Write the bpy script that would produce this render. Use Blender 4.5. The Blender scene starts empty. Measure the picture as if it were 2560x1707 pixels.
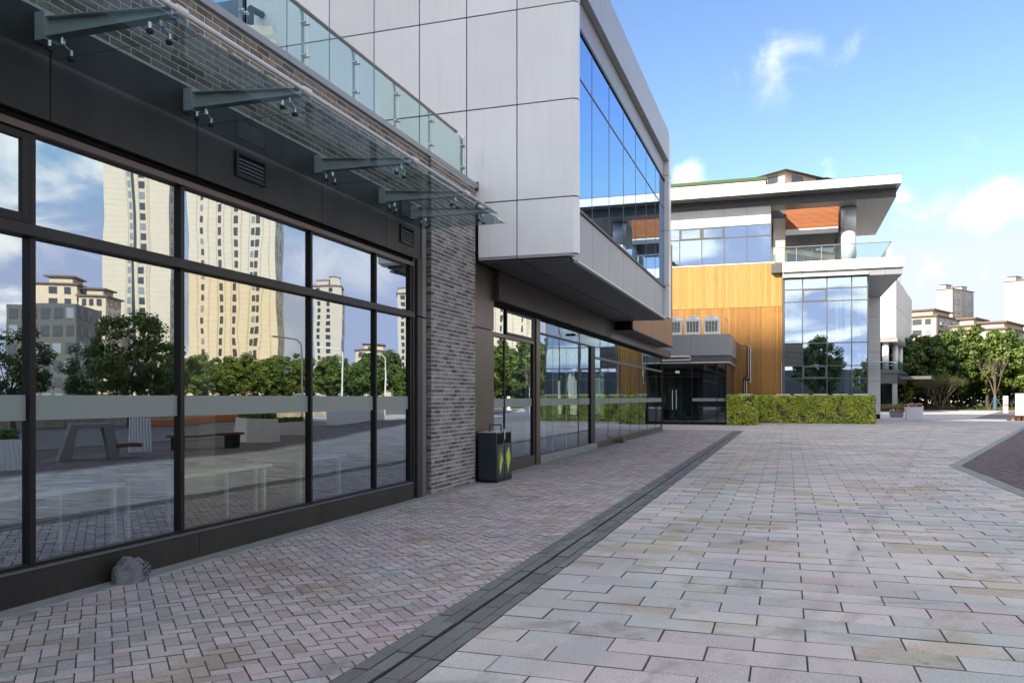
import bpy, math, random
from mathutils import Vector, Matrix, noise as mnoise

R = math.radians
rng = random.Random(7)
scene = bpy.context.scene
COL = scene.collection

# ------------------------------------------------------------------ camera
H = 1.6
TH = math.atan(688 / 2048.0)
cam_d = bpy.data.cameras.new('camera')
cam = bpy.data.objects.new('camera', cam_d)
COL.objects.link(cam)
cam.location = (0, 0, H)
cam.rotation_euler = (R(90), 0, TH)
cam_d.sensor_width = 36.0
cam_d.lens = 36.0 * 2048 / 2560
cam_d.shift_y = (993.5 - 853.5) / 2560
cam_d.clip_start = 0.05
cam_d.clip_end = 6000
scene.camera = cam

# ------------------------------------------------------------------ sky, sun, exposure
SUN_AZ, SUN_EL = 215.0, 32.0
world = bpy.data.worlds.new('World')
scene.world = world
world.use_nodes = True
wn, wl = world.node_tree.nodes, world.node_tree.links
wn.clear()


def pix_dir(px, py):
    u, v = (px - 1280) / 2048.0, (993.5 - py) / 2048.0
    s, c = math.sin(TH), math.cos(TH)
    return Vector((-s + u * c, c + u * s, v)).normalized()


def refl_dir(px, py):
    d = pix_dir(px, py)
    return Vector((-d.x, d.y, d.z))


def build_sky():
    N = lambda t: wn.new(t)
    out = N('ShaderNodeOutputWorld'); bg = N('ShaderNodeBackground')
    sky = N('ShaderNodeTexSky'); sky.sky_type = 'NISHITA'; sky.sun_disc = False
    sky.sun_elevation = R(SUN_EL); sky.sun_rotation = R(SUN_AZ)
    sky.altitude = 20; sky.air_density = 0.82; sky.dust_density = 0.12; sky.ozone_density = 2.6
    tc = N('ShaderNodeTexCoord')
    # fractal noise on a cloud sheet overhead
    sep = N('ShaderNodeSeparateXYZ'); wl.new(tc.outputs['Generated'], sep.inputs[0])
    zz = N('ShaderNodeMath'); zz.operation = 'ADD'; zz.inputs[1].default_value = 0.22; wl.new(sep.outputs['Z'], zz.inputs[0])
    zm = N('ShaderNodeMath'); zm.operation = 'MAXIMUM'; zm.inputs[1].default_value = 0.05; wl.new(zz.outputs[0], zm.inputs[0])
    dv = N('ShaderNodeVectorMath'); dv.operation = 'DIVIDE'
    cz = N('ShaderNodeCombineXYZ')
    for i in range(3): wl.new(zm.outputs[0], cz.inputs[i])
    wl.new(tc.outputs['Generated'], dv.inputs[0]); wl.new(cz.outputs[0], dv.inputs[1])
    n1 = N('ShaderNodeTexNoise'); n1.inputs['Scale'].default_value = 2.3; n1.inputs['Detail'].default_value = 8; n1.inputs['Roughness'].default_value = 0.55
    n1.inputs['Distortion'].default_value = 0.4
    wl.new(dv.outputs[0], n1.inputs['Vector'])
    n2 = N('ShaderNodeTexNoise'); n2.inputs['Scale'].default_value = 11.0; n2.inputs['Detail'].default_value = 9; n2.inputs['Roughness'].default_value = 0.62
    n2.inputs['Distortion'].default_value = 0.7
    wl.new(tc.outputs['Generated'], n2.inputs['Vector'])
    # cumulus heads: (direction, tightness, weight)
    blobs = [(pix_dir(2290, 545), 3000, .34), (pix_dir(2440, 525), 2200, .40), (pix_dir(2540, 495), 3000, .34), (pix_dir(2245, 490), 6000, .38),
             (pix_dir(2320, 680), 7000, .24), (pix_dir(2465, 690), 8000, .18), (pix_dir(1715, 440), 3600, .50), (pix_dir(2075, 430), 7000, .40),
             (pix_dir(1940, 110), 2600, .15), (pix_dir(1915, 170), 2600, .18), (pix_dir(1930, 240), 3200, .17), (pix_dir(2030, 120), 2600, .14), (pix_dir(2110, 150), 3000, .15),
             (refl_dir(740, 650), 900, .46), (refl_dir(930, 660), 700, .48), (refl_dir(170, 590), 2200, .32), (refl_dir(240, 480), 3500, .28),
             (refl_dir(150, 430), 3500, .26), (refl_dir(680, 860), 1400, .36)]
    acc = None
    for d, k, wgt in blobs:
        dt = N('ShaderNodeVectorMath'); dt.operation = 'DOT_PRODUCT'; dt.inputs[1].default_value = d
        wl.new(tc.outputs['Generated'], dt.inputs[0])
        m = N('ShaderNodeMath'); m.operation = 'MULTIPLY_ADD'; m.inputs[1].default_value = k; m.inputs[2].default_value = -k
        wl.new(dt.outputs['Value'], m.inputs[0])
        e = N('ShaderNodeMath'); e.operation = 'EXPONENT'; wl.new(m.outputs[0], e.inputs[0])
        a = N('ShaderNodeMath'); a.operation = 'MULTIPLY_ADD'; a.inputs[1].default_value = wgt
        wl.new(e.outputs[0], a.inputs[0])
        if acc is None: a.inputs[2].default_value = 0
        else: wl.new(acc.outputs[0], a.inputs[2])
        acc = a
    mn = N('ShaderNodeMath'); mn.operation = 'MINIMUM'; mn.inputs[1].default_value = 0.72; wl.new(acc.outputs[0], mn.inputs[0])
    mul = N('ShaderNodeMath'); mul.operation = 'MULTIPLY_ADD'; mul.inputs[1].default_value = 1.15
    wl.new(n2.outputs['Fac'], mul.inputs[0]); mul.inputs[2].default_value = -0.62
    sm = N('ShaderNodeMath'); sm.operation = 'ADD'; wl.new(mn.outputs[0], sm.inputs[0]); wl.new(mul.outputs[0], sm.inputs[1])
    rp = N('ShaderNodeMapRange'); rp.interpolation_type = 'SMOOTHSTEP'
    rp.inputs['From Min'].default_value = 0.10; rp.inputs['From Max'].default_value = 0.62; rp.inputs['To Max'].default_value = 0.55
    wl.new(sm.outputs[0], rp.inputs['Value'])
    rp2 = N('ShaderNodeMapRange'); rp2.interpolation_type = 'SMOOTHSTEP'
    rp2.inputs['From Min'].default_value = 0.40; rp2.inputs['From Max'].default_value = 0.58; rp2.inputs['To Max'].default_value = 0.85
    # cloud thinned towards the view; thicker cover out of view is added for fill
    cd = N('ShaderNodeVectorMath'); cd.operation = 'DOT_PRODUCT'; cd.inputs[1].default_value = pix_dir(2050, 150); wl.new(tc.outputs['Generated'], cd.inputs[0])
    cm = N('ShaderNodeMapRange'); cm.inputs['From Min'].default_value = .66; cm.inputs['From Max'].default_value = .95; cm.inputs['To Min'].default_value = .0; cm.inputs['To Max'].default_value = .36
    wl.new(cd.outputs['Value'], cm.inputs['Value'])
    sb = N('ShaderNodeMath'); sb.operation = 'SUBTRACT'; wl.new(n1.outputs['Fac'], sb.inputs[0]); wl.new(cm.outputs[0], sb.inputs[1])
    wl.new(sb.outputs[0], rp2.inputs['Value'])
    mx = N('ShaderNodeMath'); mx.operation = 'MAXIMUM'; wl.new(rp.outputs[0], mx.inputs[0]); wl.new(rp2.outputs[0], mx.inputs[1])
    mix = N('ShaderNodeMixRGB'); wl.new(mx.outputs[0], mix.inputs['Fac'])
    hsv = N('ShaderNodeHueSaturation'); hsv.inputs['Saturation'].default_value = 1.06; hsv.inputs['Hue'].default_value = .504
    wl.new(sky.outputs[0], hsv.inputs['Color'])
    dk = N('ShaderNodeMixRGB'); dk.blend_type = 'DARKEN'; dk.inputs[0].default_value = 1.0; dk.inputs[2].default_value = (2.8, 3.2, 4.6, 1)   # sky colour capped by hand so the horizon does not glare
    wl.new(hsv.outputs[0], dk.inputs[1])
    wl.new(dk.outputs[0], mix.inputs[1]); mix.inputs[2].default_value = (7.6, 7.25, 6.8, 1)
    bg.inputs['Strength'].default_value = 0.088
    wl.new(mix.outputs[0], bg.inputs['Color']); wl.new(bg.outputs[0], out.inputs['Surface'])


build_sky()
sun_d = bpy.data.lights.new('sun', 'SUN')
sun_d.energy = 3.0; sun_d.angle = R(0.5); sun_d.color = (1.0, 0.90, 0.76)
sun = bpy.data.objects.new('sun', sun_d); COL.objects.link(sun)
S_DIR = Vector((math.sin(R(SUN_AZ)) * math.cos(R(SUN_EL)), math.cos(R(SUN_AZ)) * math.cos(R(SUN_EL)), math.sin(R(SUN_EL))))
sun.rotation_euler = S_DIR.to_track_quat('Z', 'Y').to_euler()
sun.location = (-20, -30, 60)
vs = scene.view_settings
vs.view_transform = 'Standard'; vs.look = 'None'; vs.gamma = 1; vs.exposure = 1.80
vs.use_white_balance = True; vs.white_balance_temperature = 6900; vs.white_balance_tint = 10
scene.cycles.max_bounces = 10; scene.cycles.transparent_max_bounces = 24; scene.cycles.glossy_bounces = 5
scene.cycles.use_denoising = True
scene.cycles.sample_clamp_indirect = 6
scene.cycles.caustics_reflective = False

# ------------------------------------------------------------------ mesh helpers
class MB:
    def __init__(s): s.v = []; s.f = []; s.m1 = []
    def box(s, x0, x1, y0, y1, z0, z1):
        n = len(s.v)
        s.v += [(x0, y0, z0), (x1, y0, z0), (x1, y1, z0), (x0, y1, z0), (x0, y0, z1), (x1, y0, z1), (x1, y1, z1), (x0, y1, z1)]
        s.f += [tuple(n + i for i in q) for q in ((0, 3, 2, 1), (4, 5, 6, 7), (0, 1, 5, 4), (1, 2, 6, 5), (2, 3, 7, 6), (3, 0, 4, 7))]
        return s
    def cbox(s, x0, x1, y0, y1, z0, z1, b):
        n = len(s.v); idx = {}
        xs, ys, zs = (x0, x1), (y0, y1), (z0, z1)
        sg = (1, -1)
        for i in (0, 1):
            for j in (0, 1):
                for k in (0, 1):
                    for a in range(3):
                        p = [xs[i], ys[j], zs[k]]
                        o = (sg[i], sg[j], sg[k])
                        for q in range(3):
                            if q != a: p[q] += o[q] * b
                        idx[(i, j, k, a)] = len(s.v); s.v.append(tuple(p))
        def quad(*c):
            s.f.append(tuple(idx[q] for q in c))
        for a in range(3):
            b1, c1 = (a + 1) % 3, (a + 2) % 3
            for e in (0, 1):
                cs = []
                for (p, q) in ((0, 0), (1, 0), (1, 1), (0, 1)):
                    t = [0, 0, 0]; t[a] = e; t[b1] = p; t[c1] = q; cs.append((t[0], t[1], t[2], a))
                if e == 0: cs.reverse()
                quad(*cs)
                for (p, q) in ((0, 0),):
                    pass
            for p in (0, 1):
                for q in (0, 1):
                    t0 = [0, 0, 0]; t1 = [0, 0, 0]
                    t0[a] = 0; t1[a] = 1; t0[b1] = t1[b1] = p; t0[c1] = t1[c1] = q
                    cs = [(*t0, b1), (*t1, b1), (*t1, c1), (*t0, c1)]
                    if (p + q) % 2 == 1: cs.reverse()
                    quad(*cs)
        for i in (0, 1):
            for j in (0, 1):
                for k in (0, 1):
                    cs = [(i, j, k, 0), (i, j, k, 1), (i, j, k, 2)]
                    if (i + j + k) % 2 == 0: cs.reverse()
                    quad(*cs)
        return s
    def tube(s, p0, p1, r0, r1=None, n=8, caps=True):
        r1 = r0 if r1 is None else r1
        p0, p1 = Vector(p0), Vector(p1); d = (p1 - p0)
        if d.length < 1e-6: return s
        d.normalize(); a = d.orthogonal().normalized(); b = d.cross(a); k = len(s.v)
        for p, r in ((p0, r0), (p1, r1)):
            for i in range(n):
                t = 2 * math.pi * i / n
                s.v.append(tuple(p + a * (r * math.cos(t)) + b * (r * math.sin(t))))
        for i in range(n):
            j = (i + 1) % n
            s.f.append((k + i, k + j, k + n + j, k + n + i))
        if caps:
            s.f.append(tuple(k + n - 1 - i for i in range(n))); s.f.append(tuple(k + n + i for i in range(n)))
        return s
    def path(s, pts, r, n=8):
        for a, b in zip(pts[:-1], pts[1:]): s.tube(a, b, r, r, n)
        return s
    def prism(s, poly, z0, z1, ch=0.0):
        """vertical prism over a convex 2-d polygon (counter-clockwise), optional chamfered top"""
        n = len(poly); k = len(s.v)
        if ch > 0:
            cxx = sum(p[0] for p in poly) / n; cyy = sum(p[1] for p in poly) / n
            top = []
            for p in poly:
                d = math.hypot(p[0] - cxx, p[1] - cyy); t = max(0.0, 1 - 1.25 * ch / max(d, 1e-4))
                top.append((cxx + (p[0] - cxx) * t, cyy + (p[1] - cyy) * t))
            s.v += [(p[0], p[1], z0) for p in poly] + [(p[0], p[1], z1 - ch * .7) for p in poly] + [(p[0], p[1], z1) for p in top]
            for i in range(n):
                j = (i + 1) % n
                s.m1 += [len(s.f), len(s.f) + 1]
                s.f.append((k + i, k + j, k + n + j, k + n + i)); s.f.append((k + n + i, k + n + j, k + 2 * n + j, k + 2 * n + i))
            s.f.append(tuple(k + 2 * n + i for i in range(n)))
        else:
            s.v += [(p[0], p[1], z0) for p in poly] + [(p[0], p[1], z1) for p in poly]
            for i in range(n):
                j = (i + 1) % n
                s.f.append((k + i, k + j, k + n + j, k + n + i))
            s.f.append(tuple(k + n + i for i in range(n))); s.f.append(tuple(k + n - 1 - i for i in range(n)))
        return s
    def extr(s, prof, axis, a0, a1):
        """extrude a closed 2-d profile along axis 'x' or 'y'"""
        n = len(prof); k = len(s.v)
        for a in (a0, a1):
            for p in prof:
                s.v.append((a, p[0], p[1]) if axis == 'x' else (p[0], a, p[1]))
        for i in range(n):
            j = (i + 1) % n
            s.f.append((k + i, k + j, k + n + j, k + n + i))
        s.f.append(tuple(k + n - 1 - i for i in range(n))); s.f.append(tuple(k + n + i for i in range(n)))
        return s
    def quad(s, a, b, c, d):
        k = len(s.v); s.v += [tuple(a), tuple(b), tuple(c), tuple(d)]; s.f.append((k, k + 1, k + 2, k + 3)); return s
    def tri(s, a, b, c):
        k = len(s.v); s.v += [tuple(a), tuple(b), tuple(c)]; s.f.append((k, k + 1, k + 2)); return s
    def mesh(s, name, mat, smooth=False, mat2=None):
        me = bpy.data.meshes.new(name); me.from_pydata(s.v, [], s.f)
        if mat: me.materials.append(mat)
        if mat2:
            me.materials.append(mat2)
            for i in s.m1: me.polygons[i].material_index = 1
        if smooth: me.polygons.foreach_set('use_smooth', [True] * len(me.polygons))
        me.update(); return me


WL = {}          # world location of every object that may be a parent
CH = {}          # children by object


def link(name, data, parent=None, loc=(0, 0, 0), rotz=0):
    o = bpy.data.objects.new(name, data); COL.objects.link(o)
    o.location = loc
    if rotz: o.rotation_euler = (0, 0, rotz)
    WL[o] = Vector(loc)
    if parent is not None:
        o.parent = parent
        o.matrix_parent_inverse = Matrix.Translation(-WL[parent])
        CH.setdefault(parent, []).append(o)
    return o


def tag(o, label=None, cat=None, group=None, kind=None):
    if label: o['label'] = label
    if cat: o['category'] = cat
    if group: o['group'] = group
    if kind: o['kind'] = kind
    return o


def thing(name, label, cat, loc=(0, 0, 0), group=None):
    return tag(link(name, None, None, loc), label, cat, group)


def part(name, parent): return link(name, None, parent, WL[parent])


def mk(name, mb, mat, parent=None, smooth=False, kind=None, mat2=None):
    o = link(name, mb.mesh(name, mat, smooth, mat2), parent)
    if kind: o['kind'] = kind
    return o


_BX = {}


def box(name, parent, mat, x0, x1, y0, y1, z0, z1, b=0.0):
    dx, dy, dz = x1 - x0, y1 - y0, z1 - z0
    key = (name, mat.name, round(dx, 4), round(dy, 4), round(dz, 4), b)
    me = _BX.get(key)
    if me is None:
        m = MB()
        if b > 0: m.cbox(-dx / 2, dx / 2, -dy / 2, dy / 2, -dz / 2, dz / 2, b)
        else: m.box(-dx / 2, dx / 2, -dy / 2, dy / 2, -dz / 2, dz / 2)
        me = _BX[key] = m.mesh(name, mat)
    return link(name, me, parent, ((x0 + x1) / 2, (y0 + y1) / 2, (z0 + z1) / 2))


def copy_tree(o, parent=None):
    c = o.copy(); COL.objects.link(c)
    if parent is not None: c.parent = parent
    for ch in CH.get(o, []): copy_tree(ch, c)
    return c


# ------------------------------------------------------------------ materials
MATS = {}


def mat(name, col, rough=0.5, metal=0.0, spec=0.5, var=0.0, vs=2.0, col2=None, bump=0.0, bs=40.0, rand=0.0, streak=0.0,
        speck=0.0, ss=180.0, coords='pos', stretch=None, trans=0.0, coat=0.0):
    m = bpy.data.materials.new(name); MATS[name] = m; m.use_nodes = True
    nt = m.node_tree; n, l = nt.nodes, nt.links
    p = n['Principled BSDF']
    p.inputs['Roughness'].default_value = rough; p.inputs['Metallic'].default_value = metal
    p.inputs['Specular IOR Level'].default_value = spec
    if coat: p.inputs['Coat Weight'].default_value = coat; p.inputs['Coat Roughness'].default_value = 0.1
    if coords == 'pos':
        src = n.new('ShaderNodeNewGeometry').outputs['Position']
    else:
        src = n.new('ShaderNodeTexCoord').outputs['Object']
    vec = src
    if stretch:
        mp = n.new('ShaderNodeVectorMath'); mp.operation = 'MULTIPLY'; mp.inputs[1].default_value = stretch; l.new(src, mp.inputs[0]); vec = mp.outputs[0]
    cur = None

    def noise(scale, detail=4, v=None, rough_=0.55):
        t = n.new('ShaderNodeTexNoise'); t.inputs['Scale'].default_value = scale; t.inputs['Detail'].default_value = detail
        t.inputs['Roughness'].default_value = rough_
        l.new(v if v is not None else vec, t.inputs['Vector']); return t.outputs['Fac']

    def ramp(sock, a, b, lo=0.0, hi=1.0):
        t = n.new('ShaderNodeMapRange'); t.inputs['From Min'].default_value = a; t.inputs['From Max'].default_value = b
        t.inputs['To Min'].default_value = lo; t.inputs['To Max'].default_value = hi; l.new(sock, t.inputs['Value']); return t.outputs[0]

    rgb = n.new('ShaderNodeRGB'); rgb.outputs[0].default_value = (*col, 1); cur = rgb.outputs[0]

    def mixc(fac, c2, mode='MIX'):
        nonlocal cur
        x = n.new('ShaderNodeMixRGB'); x.blend_type = mode
        if isinstance(fac, float): x.inputs[0].default_value = fac
        else: l.new(fac, x.inputs[0])
        l.new(cur, x.inputs[1])
        if isinstance(c2, tuple): x.inputs[2].default_value = (*c2, 1)
        else: l.new(c2, x.inputs[2])
        cur = x.outputs[0]

    if col2: mixc(ramp(noise(vs, 5), .35, .65), col2)
    if var: mixc(ramp(noise(vs * 1.7 + .3, 5), .3, .7), tuple(c * (1 - var) for c in col))
    if streak:
        mp = n.new('ShaderNodeVectorMath'); mp.operation = 'MULTIPLY'; mp.inputs[1].default_value = (7, 7, .35); l.new(src, mp.inputs[0])
        f = ramp(noise(1.6, 6, mp.outputs[0], .7), .52, .75, 0, streak)
        mixc(f, tuple(c * .45 for c in col))
    if speck:
        mixc(ramp(noise(ss, 2), .42, .62, 0, speck), tuple(c * .35 for c in col))
    if rand:
        oi = n.new('ShaderNodeObjectInfo'); ge = n.new('ShaderNodeNewGeometry')
        ad = n.new('ShaderNodeMath'); ad.operation = 'ADD'; l.new(oi.outputs['Random'], ad.inputs[0]); l.new(ge.outputs['Random Per Island'], ad.inputs[1])
        fr = n.new('ShaderNodeMath'); fr.operation = 'FRACT'; l.new(ad.outputs[0], fr.inputs[0])
        g = ramp(fr.outputs[0], 0, 1, 1 - rand, 1 + rand)
        cc = n.new('ShaderNodeCombineXYZ')
        for i in range(3): l.new(g, cc.inputs[i])
        vm = n.new('ShaderNodeVectorMath'); vm.operation = 'MULTIPLY'; l.new(cur, vm.inputs[0]); l.new(cc.outputs[0], vm.inputs[1]); cur = vm.outputs[0]
    l.new(cur, p.inputs['Base Color'])
    if bump:
        b = n.new('ShaderNodeBump'); b.inputs['Strength'].default_value = bump; b.inputs['Distance'].default_value = 0.01
        l.new(noise(bs, 5), b.inputs['Height']); l.new(b.outputs[0], p.inputs['Normal'])
    if trans:
        out = n['Material Output']; tr = n.new('ShaderNodeBsdfTranslucent'); mx = n.new('ShaderNodeMixShader'); mx.inputs[0].default_value = trans
        l.new(cur, tr.inputs['Color']); l.new(p.outputs[0], mx.inputs[1]); l.new(tr.outputs[0], mx.inputs[2]); l.new(mx.outputs[0], out.inputs['Surface'])
    return m


def paver_mat(name, base, tints, rand=.1, speck=.5, mark=None):
    """granite-look concrete: colour patches, speckle, grime"""
    m = mat(name, base, rough=.78, spec=.35, rand=rand, speck=speck, ss=110, bump=.35, bs=160)
    nt = m.node_tree; n, l = nt.nodes, nt.links
    p = n['Principled BSDF']
    cur = p.inputs['Base Color'].links[0].from_socket
    gg = n.new('ShaderNodeNewGeometry'); geo = gg.outputs['Position']; oi = n.new('ShaderNodeObjectInfo')
    ra = n.new('ShaderNodeMath'); ra.operation = 'ADD'; l.new(oi.outputs['Random'], ra.inputs[0]); l.new(gg.outputs['Random Per Island'], ra.inputs[1])
    rf_ = n.new('ShaderNodeMath'); rf_.operation = 'FRACT'; l.new(ra.outputs[0], rf_.inputs[0]); rnd = rf_.outputs[0]
    for i, (t, sc, a, b, amt) in enumerate(tints):
        off = n.new('ShaderNodeVectorMath'); off.operation = 'ADD'; off.inputs[1].default_value = (13.7 * i, 7.1 * i, 0); l.new(geo, off.inputs[0])
        tx = n.new('ShaderNodeTexNoise'); tx.inputs['Scale'].default_value = sc; tx.inputs['Detail'].default_value = 6; tx.inputs['Roughness'].default_value = .6
        tx.inputs['Distortion'].default_value = .6
        l.new(off.outputs[0], tx.inputs['Vector'])
        mr = n.new('ShaderNodeMapRange'); mr.inputs['From Min'].default_value = a; mr.inputs['From Max'].default_value = b; mr.inputs['To Max'].default_value = amt
        ri = n.new('ShaderNodeMath'); ri.operation = 'MULTIPLY_ADD'; ri.inputs[1].default_value = .13; l.new(rnd, ri.inputs[0])
        wv = n.new('ShaderNodeMath'); wv.operation = 'PINGPONG'; wv.inputs[1].default_value = 1.0
        ms = n.new('ShaderNodeMath'); ms.operation = 'MULTIPLY_ADD'; ms.inputs[1].default_value = 3.7 + 2.3 * i; ms.inputs[2].default_value = .31 * i; l.new(rnd, ms.inputs[0])
        l.new(ms.outputs[0], wv.inputs[0]); l.new(wv.outputs[0], ri.inputs[0])
        sb = n.new('ShaderNodeMath'); sb.operation = 'ADD'; sb.inputs[1].default_value = -.065; l.new(tx.outputs['Fac'], sb.inputs[0]); l.new(sb.outputs[0], ri.inputs[2])
        l.new(ri.outputs[0], mr.inputs['Value'])
        x = n.new('ShaderNodeMixRGB'); x.blend_type = 'MULTIPLY'; l.new(mr.outputs[0], x.inputs[0]); l.new(cur, x.inputs[1]); x.inputs[2].default_value = (*t, 1)
        cur = x.outputs[0]
    vo = n.new('ShaderNodeTexVoronoi'); vo.inputs['Scale'].default_value = 1.7; l.new(geo, vo.inputs['Vector'])
    vr = n.new('ShaderNodeMapRange'); vr.inputs['From Min'].default_value = .025; vr.inputs['From Max'].default_value = .045; vr.inputs['To Min'].default_value = .55; vr.inputs['To Max'].default_value = 0; l.new(vo.outputs['Distance'], vr.inputs['Value'])
    gx = n.new('ShaderNodeMixRGB'); gx.blend_type = 'MULTIPLY'; l.new(vr.outputs[0], gx.inputs[0]); l.new(cur, gx.inputs[1]); gx.inputs[2].default_value = (.3, .28, .27, 1); cur = gx.outputs[0]
    if mark:
        (ax, ay), (bx_, by) = mark; L = math.hypot(bx_ - ax, by - ay); nx, ny = -(by - ay) / L, (bx_ - ax) / L
        d = n.new('ShaderNodeVectorMath'); d.operation = 'DOT_PRODUCT'; d.inputs[1].default_value = (nx, ny, 0); l.new(geo, d.inputs[0])
        t2 = n.new('ShaderNodeTexNoise'); t2.inputs['Scale'].default_value = .9; t2.inputs['Detail'].default_value = 4; l.new(geo, t2.inputs['Vector'])
        w1 = n.new('ShaderNodeMath'); w1.operation = 'MULTIPLY_ADD'; w1.inputs[1].default_value = .25; l.new(t2.outputs['Fac'], w1.inputs[0]); l.new(d.outputs['Value'], w1.inputs[2])
        o1 = n.new('ShaderNodeMath'); o1.operation = 'SUBTRACT'; o1.inputs[1].default_value = nx * ax + ny * ay + .125; l.new(w1.outputs[0], o1.inputs[0])
        ab = n.new('ShaderNodeMath'); ab.operation = 'ABSOLUTE'; l.new(o1.outputs[0], ab.inputs[0])
        mr = n.new('ShaderNodeMapRange'); mr.inputs['From Min'].default_value = .0; mr.inputs['From Max'].default_value = .10; mr.inputs['To Min'].default_value = .38; mr.inputs['To Max'].default_value = 0; l.new(ab.outputs[0], mr.inputs['Value'])
        t3 = n.new('ShaderNodeTexNoise'); t3.inputs['Scale'].default_value = 5; t3.inputs['Detail'].default_value = 5; l.new(geo, t3.inputs['Vector'])
        mm = n.new('ShaderNodeMath'); mm.operation = 'MULTIPLY'; l.new(mr.outputs[0], mm.inputs[0]); l.new(t3.outputs['Fac'], mm.inputs[1])
        x = n.new('ShaderNodeMixRGB'); l.new(mm.outputs[0], x.inputs[0]); l.new(cur, x.inputs[1]); x.inputs[2].default_value = (.12, .11, .11, 1); cur = x.outputs[0]
    l.new(cur, p.inputs['Base Color'])
    return m


def glass(name, refl=.45, tint=(.62, .72, .70), gcol=(.92, .95, .97), wave=.0, wscale=1.2, ior=1.5):
    m = bpy.data.materials.new(name); MATS[name] = m; m.use_nodes = True
    nt = m.node_tree; n, l = nt.nodes, nt.links
    n.remove(n['Principled BSDF']); out = n['Material Output']
    tr = n.new('ShaderNodeBsdfTransparent'); tr.inputs[0].default_value = (*[t ** .5 for t in tint], 1)   # a pane has two faces
    gl = n.new('ShaderNodeBsdfGlossy'); gl.inputs['Roughness'].default_value = 0.0; gl.inputs['Color'].default_value = (*gcol, 1)
    ge = n.new('ShaderNodeNewGeometry')
    dt = n.new('ShaderNodeVectorMath'); dt.operation = 'DOT_PRODUCT'; l.new(ge.outputs['Incoming'], dt.inputs[0]); l.new(ge.outputs['Normal'], dt.inputs[1])
    ab = n.new('ShaderNodeMath'); ab.operation = 'ABSOLUTE'; l.new(dt.outputs['Value'], ab.inputs[0])
    om = n.new('ShaderNodeMath'); om.operation = 'SUBTRACT'; om.inputs[0].default_value = 1; l.new(ab.outputs[0], om.inputs[1]); om.use_clamp = True
    pw = n.new('ShaderNodeMath'); pw.operation = 'POWER'; pw.inputs[1].default_value = 5; l.new(om.outputs[0], pw.inputs[0])
    sc = n.new('ShaderNodeMath'); sc.operation = 'MULTIPLY_ADD'; sc.inputs[1].default_value = 1 - refl; sc.inputs[2].default_value = refl; l.new(pw.outputs[0], sc.inputs[0])
    fb = n.new('ShaderNodeMath'); fb.operation = 'SUBTRACT'; fb.inputs[0].default_value = 1; l.new(ge.outputs['Backfacing'], fb.inputs[1])
    ma = n.new('ShaderNodeMath'); ma.operation = 'MULTIPLY'; ma.use_clamp = True; l.new(sc.outputs[0], ma.inputs[0]); l.new(fb.outputs[0], ma.inputs[1])
    if wave:
        tx = n.new('ShaderNodeTexNoise'); tx.inputs['Scale'].default_value = wscale; tx.inputs['Detail'].default_value = 1.5
        g = n.new('ShaderNodeNewGeometry'); oi = n.new('ShaderNodeObjectInfo')
        ad = n.new('ShaderNodeVectorMath'); ad.operation = 'ADD'; cb = n.new('ShaderNodeCombineXYZ')
        mu = n.new('ShaderNodeMath'); mu.operation = 'MULTIPLY'; mu.inputs[1].default_value = 37; l.new(oi.outputs['Random'], mu.inputs[0]); l.new(mu.outputs[0], cb.inputs[2])
        l.new(g.outputs['Position'], ad.inputs[0]); l.new(cb.outputs[0], ad.inputs[1]); l.new(ad.outputs[0], tx.inputs['Vector'])
        b = n.new('ShaderNodeBump'); b.inputs['Strength'].default_value = 1.0; b.inputs['Distance'].default_value = wave
        l.new(tx.outputs['Fac'], b.inputs['Height']); l.new(b.outputs[0], gl.inputs['Normal'])
    mx = n.new('ShaderNodeMixShader'); l.new(ma.outputs[0], mx.inputs[0]); l.new(tr.outputs[0], mx.inputs[1]); l.new(gl.outputs[0], mx.inputs[2])
    l.new(mx.outputs[0], out.inputs['Surface'])
    return m


def slat_sheet_mat(name, base, joint, bw, bh, offset=.5, rot=0, rand=.12):
    """paving too far away to tell its pieces apart"""
    m = bpy.data.materials.new(name); MATS[name] = m; m.use_nodes = True
    nt = m.node_tree; n, l = nt.nodes, nt.links; p = n['Principled BSDF']; p.inputs['Roughness'].default_value = .8
    g = n.new('ShaderNodeNewGeometry'); mp = n.new('ShaderNodeMapping'); mp.inputs['Rotation'].default_value = (0, 0, rot)
    l.new(g.outputs['Position'], mp.inputs['Vector'])
    b = n.new('ShaderNodeTexBrick'); b.offset = offset; b.inputs['Scale'].default_value = 1; b.inputs['Brick Width'].default_value = bw; b.inputs['Row Height'].default_value = bh
    b.inputs['Mortar Size'].default_value = .006; b.inputs['Color1'].default_value = (*base, 1)
    b.inputs['Color2'].default_value = (*[c * (1 - rand) for c in base], 1); b.inputs['Mortar'].default_value = (*joint, 1)
    l.new(mp.outputs[0], b.inputs['Vector'])
    t = n.new('ShaderNodeTexNoise'); t.inputs['Scale'].default_value = .4; t.inputs['Detail'].default_value = 6; l.new(g.outputs['Position'], t.inputs['Vector'])
    mr = n.new('ShaderNodeMapRange'); mr.inputs['From Min'].default_value = .35; mr.inputs['From Max'].default_value = .7; mr.inputs['To Max'].default_value = .6; l.new(t.outputs['Fac'], mr.inputs['Value'])
    x = n.new('ShaderNodeMixRGB'); x.blend_type = 'MULTIPLY'; l.new(mr.outputs[0], x.inputs[0]); l.new(b.outputs['Color'], x.inputs[1]); x.inputs[2].default_value = (.86, .80, .86, 1)
    l.new(x.outputs[0], p.inputs['Base Color'])
    return m


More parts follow.
